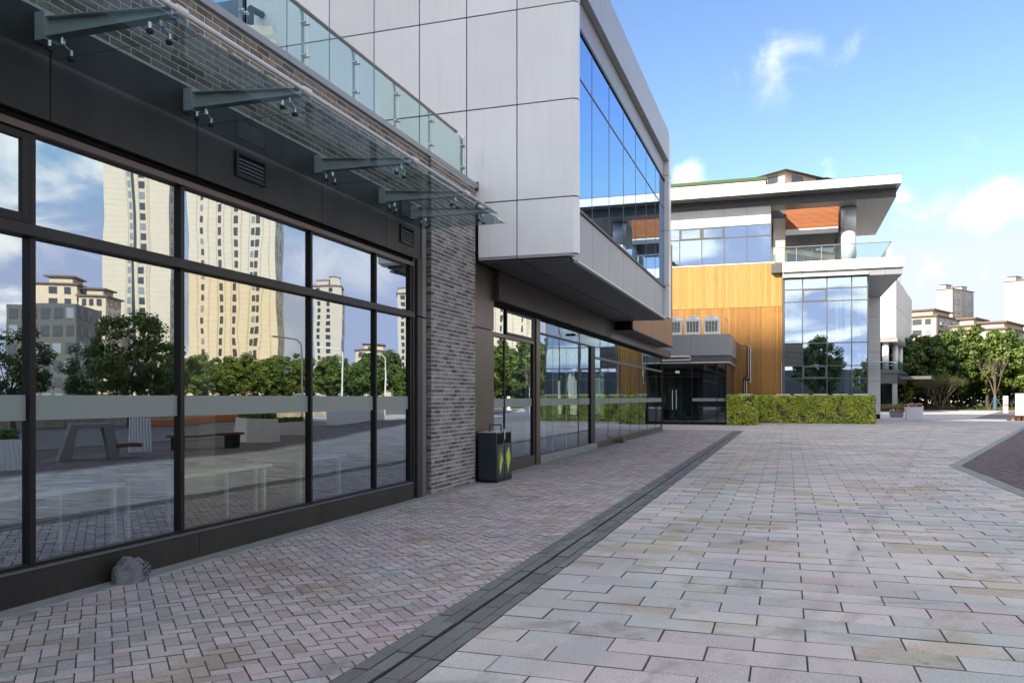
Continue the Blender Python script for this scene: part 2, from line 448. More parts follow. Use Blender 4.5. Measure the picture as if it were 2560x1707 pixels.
M_white = mat('white_panel', (.76, .785, .81), rough=.30, spec=.6, bump=.5, bs=1.3, var=.07, vs=.5, streak=.16, rand=.04)
M_whiteB = mat('bright_white_panel', (.80, .80, .79), rough=.4, var=.04, vs=.5, streak=.05)
M_pier = mat('pale_metal_cladding', (.55, .57, .57), rough=.4, var=.06, vs=.8)
M_fascia = mat('streaked_metal_fascia', (.40, .41, .43), rough=.42, metal=.35, streak=.55)
M_dark = mat('charcoal_metal', (.026, .023, .021), rough=.46, spec=.3, col2=(.042, .037, .033), vs=.9, stretch=(2.5, 2.5, .5), speck=.3, ss=60, bump=.05)
M_brown = mat('bronze_metal', (.115, .085, .068), rough=.34, metal=.55, var=.2, vs=.7)
M_frame = mat('dark_frame', (.010, .0085, .0085), rough=.42, spec=.3)
M_frame2 = mat('grey_frame', (.10, .105, .115), rough=.4, spec=.5)
M_black = mat('joint_shadow_gap', (.012, .012, .013), rough=.9, spec=.1)
M_grey = mat('mid_grey_panel', (.31, .325, .345), rough=.42, metal=.25, var=.08, vs=.9, streak=.12)
M_greyd = mat('dark_grey_panel', (.095, .10, .105), rough=.45, var=.1, vs=.8)
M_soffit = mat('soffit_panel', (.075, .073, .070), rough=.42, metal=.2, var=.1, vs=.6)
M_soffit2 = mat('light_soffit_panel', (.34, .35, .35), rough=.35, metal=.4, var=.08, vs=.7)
M_steel = mat('painted_steel', (.44, .48, .49), rough=.4, spec=.5, var=.12, vs=4)
M_steelw = mat('white_steel_pipe', (.66, .67, .66), rough=.35, var=.08, vs=6)
M_inox = mat('stainless', (.62, .63, .64), rough=.22, metal=1.0)
M_col = mat('brushed_column', (.70, .71, .72), rough=.40, metal=.15, var=.06, vs=1.5)
M_rub = mat('rubber_disc', (.02, .018, .017), rough=.6)
M_mortar = mat('mortar', (.56, .56, .55), rough=.9, var=.15, vs=5)
M_brick = mat('grey_brick', (.135, .127, .120), rough=.82, col2=(.25, .237, .22), vs=14, rand=.55, speck=.35, ss=90, bump=.5, bs=90)
M_brickb = mat('brown_grey_brick', (.165, .128, .105), rough=.85, col2=(.25, .205, .17), vs=12, rand=.4, speck=.3, ss=90, bump=.5, bs=90)
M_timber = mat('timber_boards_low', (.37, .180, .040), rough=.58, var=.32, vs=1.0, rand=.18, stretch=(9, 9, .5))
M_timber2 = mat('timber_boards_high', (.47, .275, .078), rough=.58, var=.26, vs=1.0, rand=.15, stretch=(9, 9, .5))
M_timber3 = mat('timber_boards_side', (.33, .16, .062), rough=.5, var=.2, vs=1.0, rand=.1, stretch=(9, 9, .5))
M_slat = mat('wood_slat', (.46, .17, .07), rough=.5, var=.25, vs=1.5, rand=.1, stretch=(.5, 9, 9))
M_concrete = mat('cement_edge', (.30, .32, .31), rough=.9, var=.3, vs=3, bump=.5, bs=30, speck=.3)
M_grime = mat('grimy_edge', (.135, .125, .118), rough=.95, col2=(.22, .20, .19), vs=1.3)
M_joint = mat('paving_bed', (.085, .078, .072), rough=.95, var=.3, vs=4)
TINTS = [((.94, .87, .92), .40, .47, .55, .8), ((.80, .90, .92), .30, .48, .55, .85), ((.86, .80, .66), .55, .55, .60, .9), ((.62, .57, .52), 1.7, .58, .70, .75)]
M_paver = paver_mat('granite_paver', (.62, .590, .570), TINTS, rand=.10, mark=((.05, 5.6), (1.9, 16.5)))
TINTS2 = [((.94, .85, .92), .7, .44, .56, .85), ((.80, .95, .97), .6, .52, .62, .9), ((.86, .80, .64), .9, .56, .66, .85), ((.55, .50, .46), 1.6, .56, .75, .75)]
M_herr = paver_mat('small_paver', (.52, .475, .475), TINTS2, rand=.17)
M_strip = paver_mat('drain_paver', (.175, .195, .195), [((1.0, .78, .88), .8, .55, .65, .8)], rand=.2, speck=.5)
M_red = paver_mat('dark_red_paver', (.17, .13, .138), [((.75, 1.0, 1.0), .5, .55, .65, .7)], rand=.22, speck=.35)
M_border = paver_mat('border_paver', (.30, .33, .335), [((.9, .85, .9), .8, .5, .6, .5)], rand=.1)
M_farpave = slat_sheet_mat('far_paving', (.44, .43, .43), (.16, .15, .15), .6, .3)
M_farred = slat_sheet_mat('far_dark_paving', (.15, .14, .15), (.04, .04, .04), .2, .1, offset=0, rot=R(90))
M_slot = mat('drain_slot', (.018, .015, .014), rough=.9)
M_glassA = glass('storefront_glass', .47, (.60, .71, .72), (.78, .90, 1.0), wave=.0018, wscale=.9)
M_glassA2 = glass('storefront_glass_greenish', .41, (.68, .76, .68), (.92, .95, .84), wave=.0024, wscale=.9)
M_glassB = glass('bay_glass', .62, (.30, .36, .40), (.52, .72, .98), wave=.0012, wscale=.9)
M_glassC = glass('curtain_glass', .58, (.45, .56, .60), (.68, .86, 1.0), wave=.0009, wscale=.8)
M_glassD = glass('entrance_glass', .20, (.42, .50, .48), (.9, .93, .95), wave=.0006)
M_canopy = glass('canopy_glass', .13, (.44, .58, .60), (.80, .93, 1.0))
M_rail = glass('balustrade_glass', .06, (.66, .84, .82), (.9, .97, .97))
M_film = mat('frosted_film', (.22, .26, .245), rough=.35, spec=.4)
M_floor = mat('interior_floor', (.10, .11, .105), rough=.5, var=.2, vs=2)
M_inwall = mat('interior_wall', (.15, .16, .16), rough=.8, var=.2, vs=.5)
M_inpale = mat('interior_pale', (.80, .82, .81), rough=.6)
M_ceil = mat('interior_ceiling', (.16, .17, .17), rough=.8)
M_navy = mat('navy_paint', (.014, .028, .037), rough=.35, spec=.5, var=.2, vs=3)
M_lime = mat('lime_print', (.50, .60, .03), rough=.4)
M_olive = mat('dark_lime_print', (.12, .19, .045), rough=.4)
M_rock = mat('moulded_rock', (.12, .13, .14), rough=.85, col2=(.19, .20, .22), vs=18, bump=1.0, bs=45, speck=.5, ss=70)
M_lawn = mat('lawn', (.050, .062, .022), rough=.95, col2=(.085, .07, .035), vs=.5)
M_grass = mat('grass_blades', (.055, .10, .022), rough=.8, rand=.4)
M_bark = mat('bark', (.10, .078, .06), rough=.9, var=.4, vs=6, bump=.6, bs=25, coords='obj')
M_barkp = mat('pale_bark', (.15, .122, .098), rough=.9, var=.35, vs=5, bump=.5, bs=25, coords='obj')
M_leaf = mat('leaf_green', (.085, .145, .024), rough=.55, rand=.5, col2=(.13, .18, .03), vs=.7, coords='obj', trans=.25)
M_leaf2 = mat('leaf_dark', (.060, .115, .024), rough=.55, rand=.5, col2=(.095, .155, .03), vs=.6, coords='obj', trans=.22)
M_leaf3 = mat('leaf_olive', (.085, .095, .028), rough=.6, rand=.45, coords='obj', trans=.25)
M_ivy = mat('ivy_leaf', (.46, .50, .05), rough=.5, rand=.55, col2=(.27, .35, .035), vs=1.6, trans=.15)
M_wire = mat('wire_mesh', (.22, .21, .19), rough=.7)
M_soil = mat('soil', (.07, .06, .045), rough=1)
M_flr = mat('red_flower', (.55, .06, .07), rough=.6, rand=.3)
M_flw = mat('white_flower', (.75, .72, .7), rough=.6, rand=.1)
M_planter = mat('planter_white', (.66, .68, .74), rough=.45, var=.06, vs=2)
M_planterg = mat('planter_grey', (.20, .21, .22), rough=.6, var=.1, vs=2)
M_benchw = mat('bench_wood', (.13, .045, .028), rough=.5, var=.2, vs=3)
M_beige = mat('apartment_render', (.62, .53, .42), rough=.85, var=.08, vs=.1)
M_cream = mat('tower_render', (.50, .47, .43), rough=.85, var=.05, vs=.05)
M_tan = mat('tan_tower_render', (.58, .54, .475), rough=.85, var=.06, vs=.05)
M_brownwall = mat('brown_render', (.20, .15, .14), rough=.85, var=.1, vs=.2)
M_roofb = mat('roof_brown', (.16, .12, .10), rough=.8)
M_winf = mat('far_window', (.045, .055, .07), rough=.12, spec=.8)
M_winl = mat('far_window_light', (.20, .25, .30), rough=.12, spec=.8)
M_green = mat('roof_green', (.05, .095, .03), rough=.7)
M_blue = mat('blue_wrap', (.035, .10, .14), rough=.6)
M_orange = mat('orange_kerb', (.50, .17, .06), rough=.8)
M_stonew = mat('cream_stone', (.52, .46, .36), rough=.9, col2=(.34, .30, .24), vs=3)
M_ac = mat('ac_white', (.85, .85, .83), rough=.5)
M_acd = mat('ac_grille_dark', (.05, .06, .05), rough=.8)
M_pipe = mat('pipe_insulation', (.35, .33, .30), rough=.7)
M_led = mat('trim_strip', (.55, .56, .56), rough=.35)

# ================================================================== GROUND
ground = mk('ground', MB().quad((-3000, -3000, -.06), (3000, -3000, -.06), (3000, 3000, -.06), (-3000, 3000, -.06)),
            mat('earth', (.16, .15, .12), rough=1, col2=(.10, .11, .06), vs=.05)); tag(ground, kind='structure')

s21, xk, yk = .2885, 3.60, 21.5     # diagonal edge of the dark paving


def diag_x(y): return xk if y <= yk else xk + s21 * (y - yk)


def clip_half(poly, nx, ny, c):
    """keep nx*x+ny*y<=c"""
    out = []
    for i in range(len(poly)):
        a, b = poly[i], poly[(i + 1) % len(poly)]
        da, db = nx * a[0] + ny * a[1] - c, nx * b[0] + ny * b[1] - c
        if da <= 0: out.append(a)
        if (da < 0 < db) or (db < 0 < da):
            t = da / (da - db); out.append((a[0] + (b[0] - a[0]) * t, a[1] + (b[1] - a[1]) * t))
    return out


def area(p): return abs(sum(p[i][0] * p[(i + 1) % len(p)][1] - p[(i + 1) % len(p)][0] * p[i][1] for i in range(len(p)))) / 2


def shown(x, y):
    """rough share of the picture a ground piece at x,y takes (0 outside the frame)"""
    d = -math.sin(TH) * x + math.cos(TH) * y
    if d < 1: return 0
    u = (math.cos(TH) * x + math.sin(TH) * y) / d
    v = H / d
    if abs(u) > .63 or v > .35: return 0
    return 1 / d ** 3


def lay(pieces, name, m, parent, z1, ch, limit=300, grime=None):
    """pieces: list of polygons; the ones that show largest are parts, the rest one part"""
    sc = sorted(range(len(pieces)), key=lambda i: -shown(sum(p[0] for p in pieces[i]) / len(pieces[i]), sum(p[1] for p in pieces[i]) / len(pieces[i])) * area(pieces[i]))
    cache = {}
    for i in sc[:limit]:
        P = pieces[i]; cx = sum(p[0] for p in P) / len(P); cy = sum(p[1] for p in P) / len(P)
        dz = rng.uniform(-.0035, .003)
        key = tuple((round(p[0] - cx, 3), round(p[1] - cy, 3)) for p in P)
        me = cache.get(key)
        if me is None: me = cache[key] = MB().prism([(p[0] - cx, p[1] - cy) for p in P], -.05, 0, ch).mesh(name, m, False, grime)
        o = link(name, me, parent, (cx, cy, z1 + dz))
        o.rotation_euler = (rng.uniform(-.006, .006), rng.uniform(-.006, .006), 0)
    mb = MB()
    for i in sc[limit:]:
        mb.prism(pieces[i], z1 - .05, z1 + rng.uniform(-.0035, .003), ch)
    if mb.v: mk(name + 's', mb, m, parent, kind='stuff', mat2=grime)


def rect(x0, x1, y0, y1, g): return [(x0 + g, y0 + g), (x1 - g, y0 + g), (x1 - g, y1 - g), (x0 + g, y1 - g)]


# plaza of large pavers -------------------------------------------------
plaza = mk('pavement', MB().quad((-1.99, -6, -.028), (26, -6, -.028), (26, 53, -.028), (-1.99, 53, -.028)), M_joint); tag(plaza, kind='structure')
big = []
row = 0; y = -3.0
while y < 52.7:
    y1 = y + .3; x = -1.985 - (.3 if row % 2 else 0.02)
    xm = min(diag_x(y) + .3, .30 * max(y, 6) + 4.5)
    while x < xm:
        P = rect(x, x + .6, y, y1, .003)
        P = clip_half(P, -1, 0, 1.985)
        if y1 < yk + .2: P = clip_half(P, 1, 0, xk - .003) if P else P
        elif P:
            nx, ny = 1 / math.hypot(1, s21), -s21 / math.hypot(1, s21)
            P = clip_half(P, nx, ny, nx * xk + ny * yk - .003)
        if len(P) > 2 and area(P) > .004: big.append(P)
        x += .6
    y = y1; row += 1
lay(big, 'paver', M_paver, plaza, 0, .0038, grime=M_grime)

# border of the dark paving, then the dark paving -----------------------
border = mk('border_pavement', MB().prism([(xk, -6), (xk + .26, -6), (xk + .26, yk), (xk, yk)], -.03, -.02).prism([(xk, yk), (xk + .27, yk), (xk + .27 + s21 * 31, yk + 31), (xk + s21 * 31, yk + 31)], -.03, -.02), M_joint); tag(border, kind='structure')
bp = []
y = 2.0
while y < yk - .3:
    bp += [rect(xk, xk + .12, y, y + .5, .002), rect(xk + .12, xk + .24, y + .0, y + .5, .002)]; y += .5
bp.append([(xk + .002, y), (xk + .238, y), (xk + .238, yk + .02), (xk + .002, yk)])
k = 0
while k < 30.5:
    for o0, o1 in ((0, .125), (.125, .25)):
        ya, yb = yk + k + .003, yk + k + .497
        bp.append([(xk + o0 + .002 + s21 * (ya - yk), ya), (xk + o1 - .002 + s21 * (ya - yk), ya), (xk + o1 - .002 + s21 * (yb - yk), yb), (xk + o0 + .002 + s21 * (yb - yk), yb)])
    k += .5
lay(bp, 'border_stone', M_border, border, .006, .003)
redp = mk('dark_pavement', MB().prism([(xk + .26, -6), (26, -6), (26, 53), (xk + .27 + s21 * 31.5, 53), (xk + .27, yk)], -.03, -.024), M_joint); tag(redp, kind='structure')
red = []
x = xk + .245; rw = 0
while x < 15.6:
    yy = -1.0
    while yy < 52:
        if diag_x(yy) + .24 < x - .1 + .12 and x < .24 * max(yy, 9) + 3.2:
            P = rect(x, x + .115, yy, yy + .225, .007)
            nx, ny = 1 / math.hypot(1, s21), -s21 / math.hypot(1, s21)
            if yy > yk: P = clip_half(P, -nx, -ny, -(nx * (xk + .255) + ny * yk))
            if len(P) > 2 and area(P) > .003: red.append(P)
        yy += .225
    x += .115; rw += 1
lay(red, 'dark_brick_paver', M_red, redp, 0, .005, grime=M_joint)
rf = mk('dark_pavement', MB().prism([(xk + 8.5, -6), (26, -6), (26, 53), (17, 53), (10, 28)], -.02, -.006), M_farred); tag(rf, kind='structure')

# far plaza beyond the pieces one can tell apart -------------------------
farp = mk('pavement', MB().prism([(-12, 53), (60, 53), (60, 117), (-12, 117)], -.05, -.004), M_farpave); tag(farp, kind='structure')
far_side = mk('pavement', MB().prism([(26, -60), (60, -60), (60, 53), (26, 53)], -.05, -.004), M_farpave); tag(far_side, kind='structure')
back_side = mk('pavement', MB().prism([(-60, -120), (26, -120), (26, -6), (-60, -6)], -.05, -.004), M_farpave); tag(back_side, kind='structure')
entr_p = mk('pavement', MB().prism([(-14, 41.2), (-1.99, 41.2), (-1.99, 53), (-14, 53)], -.05, -.004), M_farpave); tag(entr_p, kind='structure')
mk('dark_pavement', MB().prism([(13.5, 71), (60, 55), (60, 110), (24, 110)], -.02, .001), M_farred)['kind'] = 'structure'

# herringbone walk along the shop front ----------------------------------
walk = mk('sidewalk', MB().quad((-5.66, -6, -.026), (-2.44, -6, -.026), (-2.44, 41.2, -.026), (-5.66, 41.2, -.026)), M_joint); tag(walk, kind='structure')
hb = []
c45 = math.sqrt(.5)
u0 = .1
# herringbone on a rotated unit grid: brick k of a diagonal pair
for a in range(-60, 420):
    for b in range(-60, 420):
        m4 = (a - b) % 4
        if m4 == 0: r = (a, b, 2, 1)
        elif m4 == 3: r = (a, b, 1, 2)
        else: continue
        ctr = ((r[0] + r[2] / 2) * u0, (r[1] + r[3] / 2) * u0)
        wx = (ctr[0] - ctr[1]) * c45 - 4.0; wy = (ctr[0] + ctr[1]) * c45 - 4.0
        if wx < -5.75 or wx > -2.3 or wy < -2.5 or wy > 41.3: continue
        q = [(r[0] * u0 + .002, r[1] * u0 + .002), ((r[0] + r[2]) * u0 - .002, r[1] * u0 + .002), ((r[0] + r[2]) * u0 - .002, (r[1] + r[3]) * u0 - .002), (r[0] * u0 + .002, (r[1] + r[3]) * u0 - .002)]
        P = [((p[0] - p[1]) * c45 - 4.0, (p[0] + p[1]) * c45 - 4.0) for p in q]
        P = clip_half(P, 1, 0, -2.443)
        P = clip_half(P, -1, 0, 5.47) if P else P
        P = clip_half(P, 0, 1, 41.0) if P else P
        if len(P) > 2 and area(P) > .0012: hb.append(P)
lay(hb, 'small_paver', M_herr, walk, 0, .0045, grime=M_grime)
cem = MB()
yy = -3.0
while yy < 41:
    w = .06 + .05 * (mnoise.noise(Vector((yy * .6, 3, 0))) + .5)
    w2 = .06 + .05 * (mnoise.noise(Vector(((yy + .5) * .6, 3, 0))) + .5)
    cem.prism([(-5.7, yy), (-5.48 + w, yy), (-5.48 + w2, yy + .5), (-5.7, yy + .5)], -.02, .005)
    yy += .5
mk('cement_edging', cem, M_concrete, walk)

# linear drain -----------------------------------------------------------
drain = mk('drain_strip', MB().box(-2.44, -1.99, -6, 40.6, -.05, -.03), M_slot); tag(drain, kind='structure')
ds = []
for (x0, x1, L, off) in ((-2.44, -2.335, .42, .0), (-2.335, -2.232, .36, .17), (-2.205, -2.075, .42, .1), (-2.075, -1.99, .36, .25)):
    y = -2 - off
    while y < 40.4:
        ds.append(rect(x0, x1, y, min(y + L, 40.5), .0022)); y += L
x = -2.45
while x > -6.1:
    ds += [rect(x - .4, x, 40.35, 40.47, .0022), rect(x - .4, x, 40.49, 40.6, .0022)]; x -= .4
lay(ds, 'drain_stone', M_strip, drain, .002, .004, grime=M_joint)

# lawn -------------------------------------------------------------------
lawn = mk('lawn', MB().prism([(-30, 117), (120, 112), (120, 260), (-30, 260)], -.05, .03), M_lawn); tag(lawn, kind='structure')
gm = MB()
for i in range(9000):
    t = rng.random()
    x = rng.uniform(12, 48); y = 118 + 17 * t * t + rng.uniform(0, 2)
    h = rng.uniform(.15, .5) * (1.0 if y > 120 else .5); a = rng.uniform(0, 6.28); w = .05
    dx, dy = math.cos(a) * w, math.sin(a) * w
    gm.tri((x - dx, y - dy, .02), (x + dx, y + dy, .02), (x + rng.uniform(-.1, .1), y + rng.uniform(-.1, .1), h))
gr = mk('grass', gm, M_grass); tag(gr, 'rough green grass growing under the far trees', 'grass', kind='stuff')

# ================================================================== BUILDING ON THE LEFT
B1 = thing('shop_building', 'long grey brick and white panel shop building with glazed front and projecting upper box', 'building', (-5.6, 8, 0))
XG = -5.60
# plinth
pl = part('plinth', B1)
for a, b_ in ((-3, 2.0), (2.0, 4.2), (4.2, 6.78), (6.78, 9.05), (9.05, 11.72)):
    box('plinth_panel', pl, M_dark, -5.70, -5.575, a + .003, b_ - .003, .0, .255, .004)
    box('plinth_ledge', pl, M_frame2, -5.70, -5.567, a + .002, b_ - .002, .256, .272, .002)
# storefront frame and panes
sf = part('storefront', B1)
ys = [-3, -1.2, .5, 1.9, 3.2, 4.9, 6.58, 8.88, 10.57, 11.72]
for i, yy in enumerate(ys):
    w = .020 if yy > 8 else .027
    box('mullion', sf, M_frame, -5.74, -5.612, yy - w, yy + w, .272, 2.855, .003)
    box('mullion', sf, M_frame, -5.74, -5.612, yy - w, yy + w, 2.952, 3.665, .003)
for a, b_ in ((-3, 4.42), (4.42, 11.78)):
    box('transom', sf, M_frame2 if False else M_dark, -5.74, -5.575, a + .002, b_ - .002, 2.857, 2.95, .004)
box('head_frame', sf, M_brown, -5.74, -5.585, -3, 11.78, 3.668, 3.73, .004)
box('head_frame', sf, M_black, -5.8, -5.66, -3, 11.9, 3.731, 3.80)
box('sill_frame', sf, M_frame, -5.74, -5.62, -3, 11.72, .273, .30, .002)
for i in range(len(ys) - 1):
    a, b_ = ys[i] + .0285, ys[i + 1] - .0285
    g = M_glassA2 if abs(ys[i] - 6.58) < .1 else M_glassA
    box('pane', sf, g, -5.668, -5.656, a, b_, .303, 2.853)
    if abs(ys[i] - 3.2) < .1:
        fr = box('opening_light', sf, M_glassA, -5.640, -5.628, a + .075, b_ - .075, 3.03, 3.60)
        for (c, d, e, f_) in ((a + .004, a + .075, 2.956, 3.66), (b_ - .075, b_ - .004, 2.956, 3.66), (a + .076, b_ - .076, 2.956, 3.03), (a + .076, b_ - .076, 3.60, 3.66)):
            box('sash_frame', fr, M_frame, -5.70, -5.606, c, d, e, f_, .004)
    else:
        box('pane', sf, M_glassA, -5.668, -5.656, a, b_, 2.955, 3.662)
    box('frosted_band', sf, M_film, -5.6555, -5.6535, a + .002, b_ - .002, 1.42, 1.62)
# deep reveal at the right end
box('reveal', sf, M_frame, -5.74, -5.60, 11.762, 11.86, .0, 3.80, .003)
box('reveal', sf, M_dark, -5.74, -5.565, 11.865, 12.05, .0, 2.88, .004)
box('reveal', sf, M_dark, -5.74, -5.565, 11.865, 12.05, 2.90, 3.80, .004)
box('reveal', sf, M_frame2, -5.70, -5.58, 12.055, 12.22, .0, 2.88, .004)
box('reveal', sf, M_frame2, -5.70, -5.58, 12.055, 12.22, 2.90, 4.66, .004)
box('reveal', sf, M_black, -5.80, -5.64, 12.225, 12.355, .0, 4.66)
# fascia panels
fa = part('fascia', B1)
fj = [-3, -.5, 1.6, 3.3, 5.05, 6.77, 9.1, 10.86, 12.05]
for a, b_ in zip(fj[:-1], fj[1:]):
    box('fascia_panel', fa, M_dark, -5.72, -5.60, a + .005, b_ - .005, 3.81, 4.66, .004)
box('fascia_back', fa, M_black, -5.86, -5.735, -3, 12.05, 3.80, 4.66)
for y0, y1 in ((7.36, 7.90), (11.3, 11.78)):
    v = box('vent', fa, M_black, -5.599, -5.592, y0 + .03, y1 - .03, 4.00, 4.22)
    for (c, d, e, f_) in ((y0, y0 + .04, 3.97, 4.25), (y1 - .04, y1, 3.97, 4.25), (y0 + .041, y1 - .041, 3.97, 4.005), (y0 + .041, y1 - .041, 4.215, 4.25)):
        box('vent_frame', v, M_frame, -5.598, -5.575, c, d, e, f_, .003)
    for k in range(5):
        z = 4.018 + k * .04
        m = MB().extr([(-5.594, z), (-5.591, z + .003), (-5.578, z - .020), (-5.581, z - .023)], 'y', y0 + .042, y1 - .042)
        mk('louvre', m, M_frame2, v)
# brick walls
bw = part('brick_wall', B1)
mk('mortar_bed', MB().box(-5.95, -5.603, -3, 12.36, 4.665, 5.55), M_mortar, bw)
mk('mortar_bed', MB().box(-5.95, -5.553, 12.366, 14.354, 0, 5.55), M_mortar, bw)
bricks = []   # (x front, y0,y1,z0,z1, brown?)
bl, bh, jt = .232, .0570, .0130
for c in range(80):
    z0 = c * (bh + jt) + .003; z1 = z0 + bh
    if z1 > 5.55: break
    if z0 > 4.67:
        y = 14.36 - (bl + jt) * 71 - (0.12 if c % 2 else 0)
        while y < 12.36:
            bricks.append((-5.60, max(y, -3), min(y + bl, 12.352), z0, z1, True)); y += bl + jt
    y = 12.36 - (.1225 if c % 2 else 0)
    while y < 14.33:
        y0, y1 = max(y, 12.36), min(y + bl, 14.36)
        if y1 - y0 > .03: bricks.append((-5.55, y0, y1, z0, z1, z0 > 4.67))
        y += bl + jt
bricks.sort(key=lambda b: -(b[2] - b[1]) / max(1.0, (b[1] ** 2 + 31)) * (1 if b[1] > 3.6 else 0))
bmesh_cache = {}
rest = {True: MB(), False: MB()}
for i, (xf, y0, y1, z0, z1, br) in enumerate(bricks):
    mm = M_brickb if br else M_brick
    if i < 300:
        box('brick', bw, mm, xf - .05, xf + rng.choice((0, .001, .002)), y0, y1, z0, z1, .003)
    else:
        rest[br].cbox(xf - .05, xf + rng.uniform(0, .002), y0, y1, z0, z1, .003)
mk('bricks', rest[True], M_brickb, bw, kind='stuff'); mk('bricks', rest[False], M_brick, bw, kind='stuff')
rs = MB()
for c in range(79):
    z0 = c * (bh + jt) + .003
    for k in range(2):
        x0 = -5.55 - .115 * (k + 1) - (.0 if c % 2 else .0)
        rs.cbox(x0 + .004, x0 + .111, 12.352, 12.40, z0, z0 + bh, .003)
mk('bricks', rs, M_brick, bw, kind='stuff')
cp = part('coping', B1)
for a, b_ in ((-3, .5), (.5, 3.1), (3.1, 5.7), (5.7, 8.3), (8.3, 10.9), (10.9, 12.6), (12.6, 14.49)):
    mk('coping_piece', MB().extr([(-5.98, 5.552), (-5.545, 5.552), (-5.545, 5.635), (-5.56, 5.645), (-5.98, 5.652)], 'y', a + .004, b_ - .004), M_grey, cp)
mk('coping_stop', MB().box(-5.98, -5.535, 14.49, 14.497, 5.50, 5.68), M_frame2, cp)
# terrace deck
mk('terrace_deck', MB().box(-20, -5.955, -3, 14.44, 5.1, 5.3), M_soffit, B1)
mk('ceiling', MB().box(-14, -5.87, -3, 14.3, 3.85, 4.0), M_ceil, B1)

# glass canopy
cn = part('canopy', B1)
cj = [-1.6, .1, 1.75, 3.4, 5.05, 6.73, 9.12, 10.83, 12.0]
for a, b_ in zip(cj[:-1], cj[1:]):
    box('glass_panel', cn, M_canopy, -5.55, -4.13, a + .006, b_ - .006, 4.293, 4.308)
for ya in (1.65, 3.3, 4.96, 6.63, 8.97, 10.67, 11.74):
    arm = mk('arm', MB().extr([(-5.50, 4.43), (-4.30, 4.425), (-4.30, 4.475), (-5.50, 4.575)], 'y', ya - .006, ya + .006), M_steel, cn)
    mk('flange', MB().extr([(-5.50, 4.424), (-4.30, 4.419), (-4.30, 4.4245), (-5.50, 4.4295)], 'y', ya - .05, ya + .05), M_steel, arm)
    mk('flange', MB().extr([(-5.50, 4.5755), (-4.30, 4.4755), (-4.30, 4.483), (-5.50, 4.583)], 'y', ya - .05, ya + .05), M_steel, arm)
    mk('wall_plate', MB().box(-5.598, -5.50, ya - .06, ya + .06, 4.40, 4.62), M_steel, arm)
    mk('pipe_clamp', MB().tube((-4.25, ya - .05, 4.45), (-4.25, ya + .05, 4.45), .037, .037, 12).box(-4.31, -4.25, ya - .03, ya + .03, 4.425, 4.475), M_steelw, arm, smooth=False)
    for xf in (-5.38, -4.42):
        sp = MB()
        sp.tube((xf, ya, 4.42), (xf, ya, 4.36), .022, .022, 10)
        for sgn in (-1, 1):
            sp.tube((xf, ya, 4.365), (xf - .02, ya + sgn * .10, 4.345), .011, .008, 6)
            sp.tube((xf - .02, ya + sgn * .10, 4.355), (xf - .02, ya + sgn * .10, 4.309), .014, .014, 8)
        f = mk('spider_fitting', sp, M_inox, cn)
        for sgn in (-1, 1):
            mk('disc', MB().tube((xf - .02, ya + sgn * .10, 4.292), (xf - .02, ya + sgn * .10, 4.274), .03, .024, 12), M_rub, f)
mk('rail_pipe', MB().tube((-4.25, -1.6, 4.45), (-4.25, 11.9, 4.45), .023, .023, 12), M_steelw, cn, smooth=True)

# balustrade on the terrace
bal = part('balustrade', B1)
py_ = [-2.4, -.15, 1.1, 2.35, 3.85, 5.1, 6.34, 7.6, 8.82, 10.08, 11.33, 12.6, 14.0]
for a, b_ in zip(py_[:-1], py_[1:]):
    box('glass_panel', bal, M_rail, -5.652, -5.640, a + .03, b_ - .012, 5.69, 6.36)
for yy in py_:
    po = mk('post', MB().extr([(yy - .045, 5.65), (yy, 5.65), (yy, 6.30), (yy - .012, 6.38), (yy - .08, 6.40), (yy - .05, 6.30)], 'x', -5.70, -5.685), M_inox if False else M_steel, bal)
    for z in (5.82, 6.22):
        for dy in (-.045, .03):
            mk('clamp', MB().tube((-5.69, yy + dy - .02, z), (-5.618, yy + dy - .02, z), .012, .012, 8).tube((-5.634, yy + dy - .02, z), (-5.618, yy + dy - .02, z), .022, .022, 10), M_inox, po)
mk('handrail', MB().tube((-5.68, -2.4, 6.405), (-5.68, 13.72, 6.405), .026, .026, 12).tube((-5.68, 13.66, 6.405), (-5.68, 13.73, 6.405), .031, .031, 12), mat('handrail_bronze', (.30, .26, .21), rough=.3, metal=.8), bal, smooth=True)
mk('end_post', MB().box(-5.70, -5.64, 14.015, 14.05, 5.65, 6.42), M_inox, bal)
# small printed mark on one balustrade pane
mark = MB()
for (a, b_, z0, z1) in ((9.62, 9.86, 6.20, 6.203), (9.62, 9.86, 6.10, 6.103), (9.62, 9.623, 6.10, 6.203), (9.857, 9.86, 6.10, 6.203)):
    mark.quad((-5.6385, a, z0), (-5.6385, b_, z0), (-5.6385, b_, z1), (-5.6385, a, z1))
mk('printed_mark', mark, M_inpale, bal)

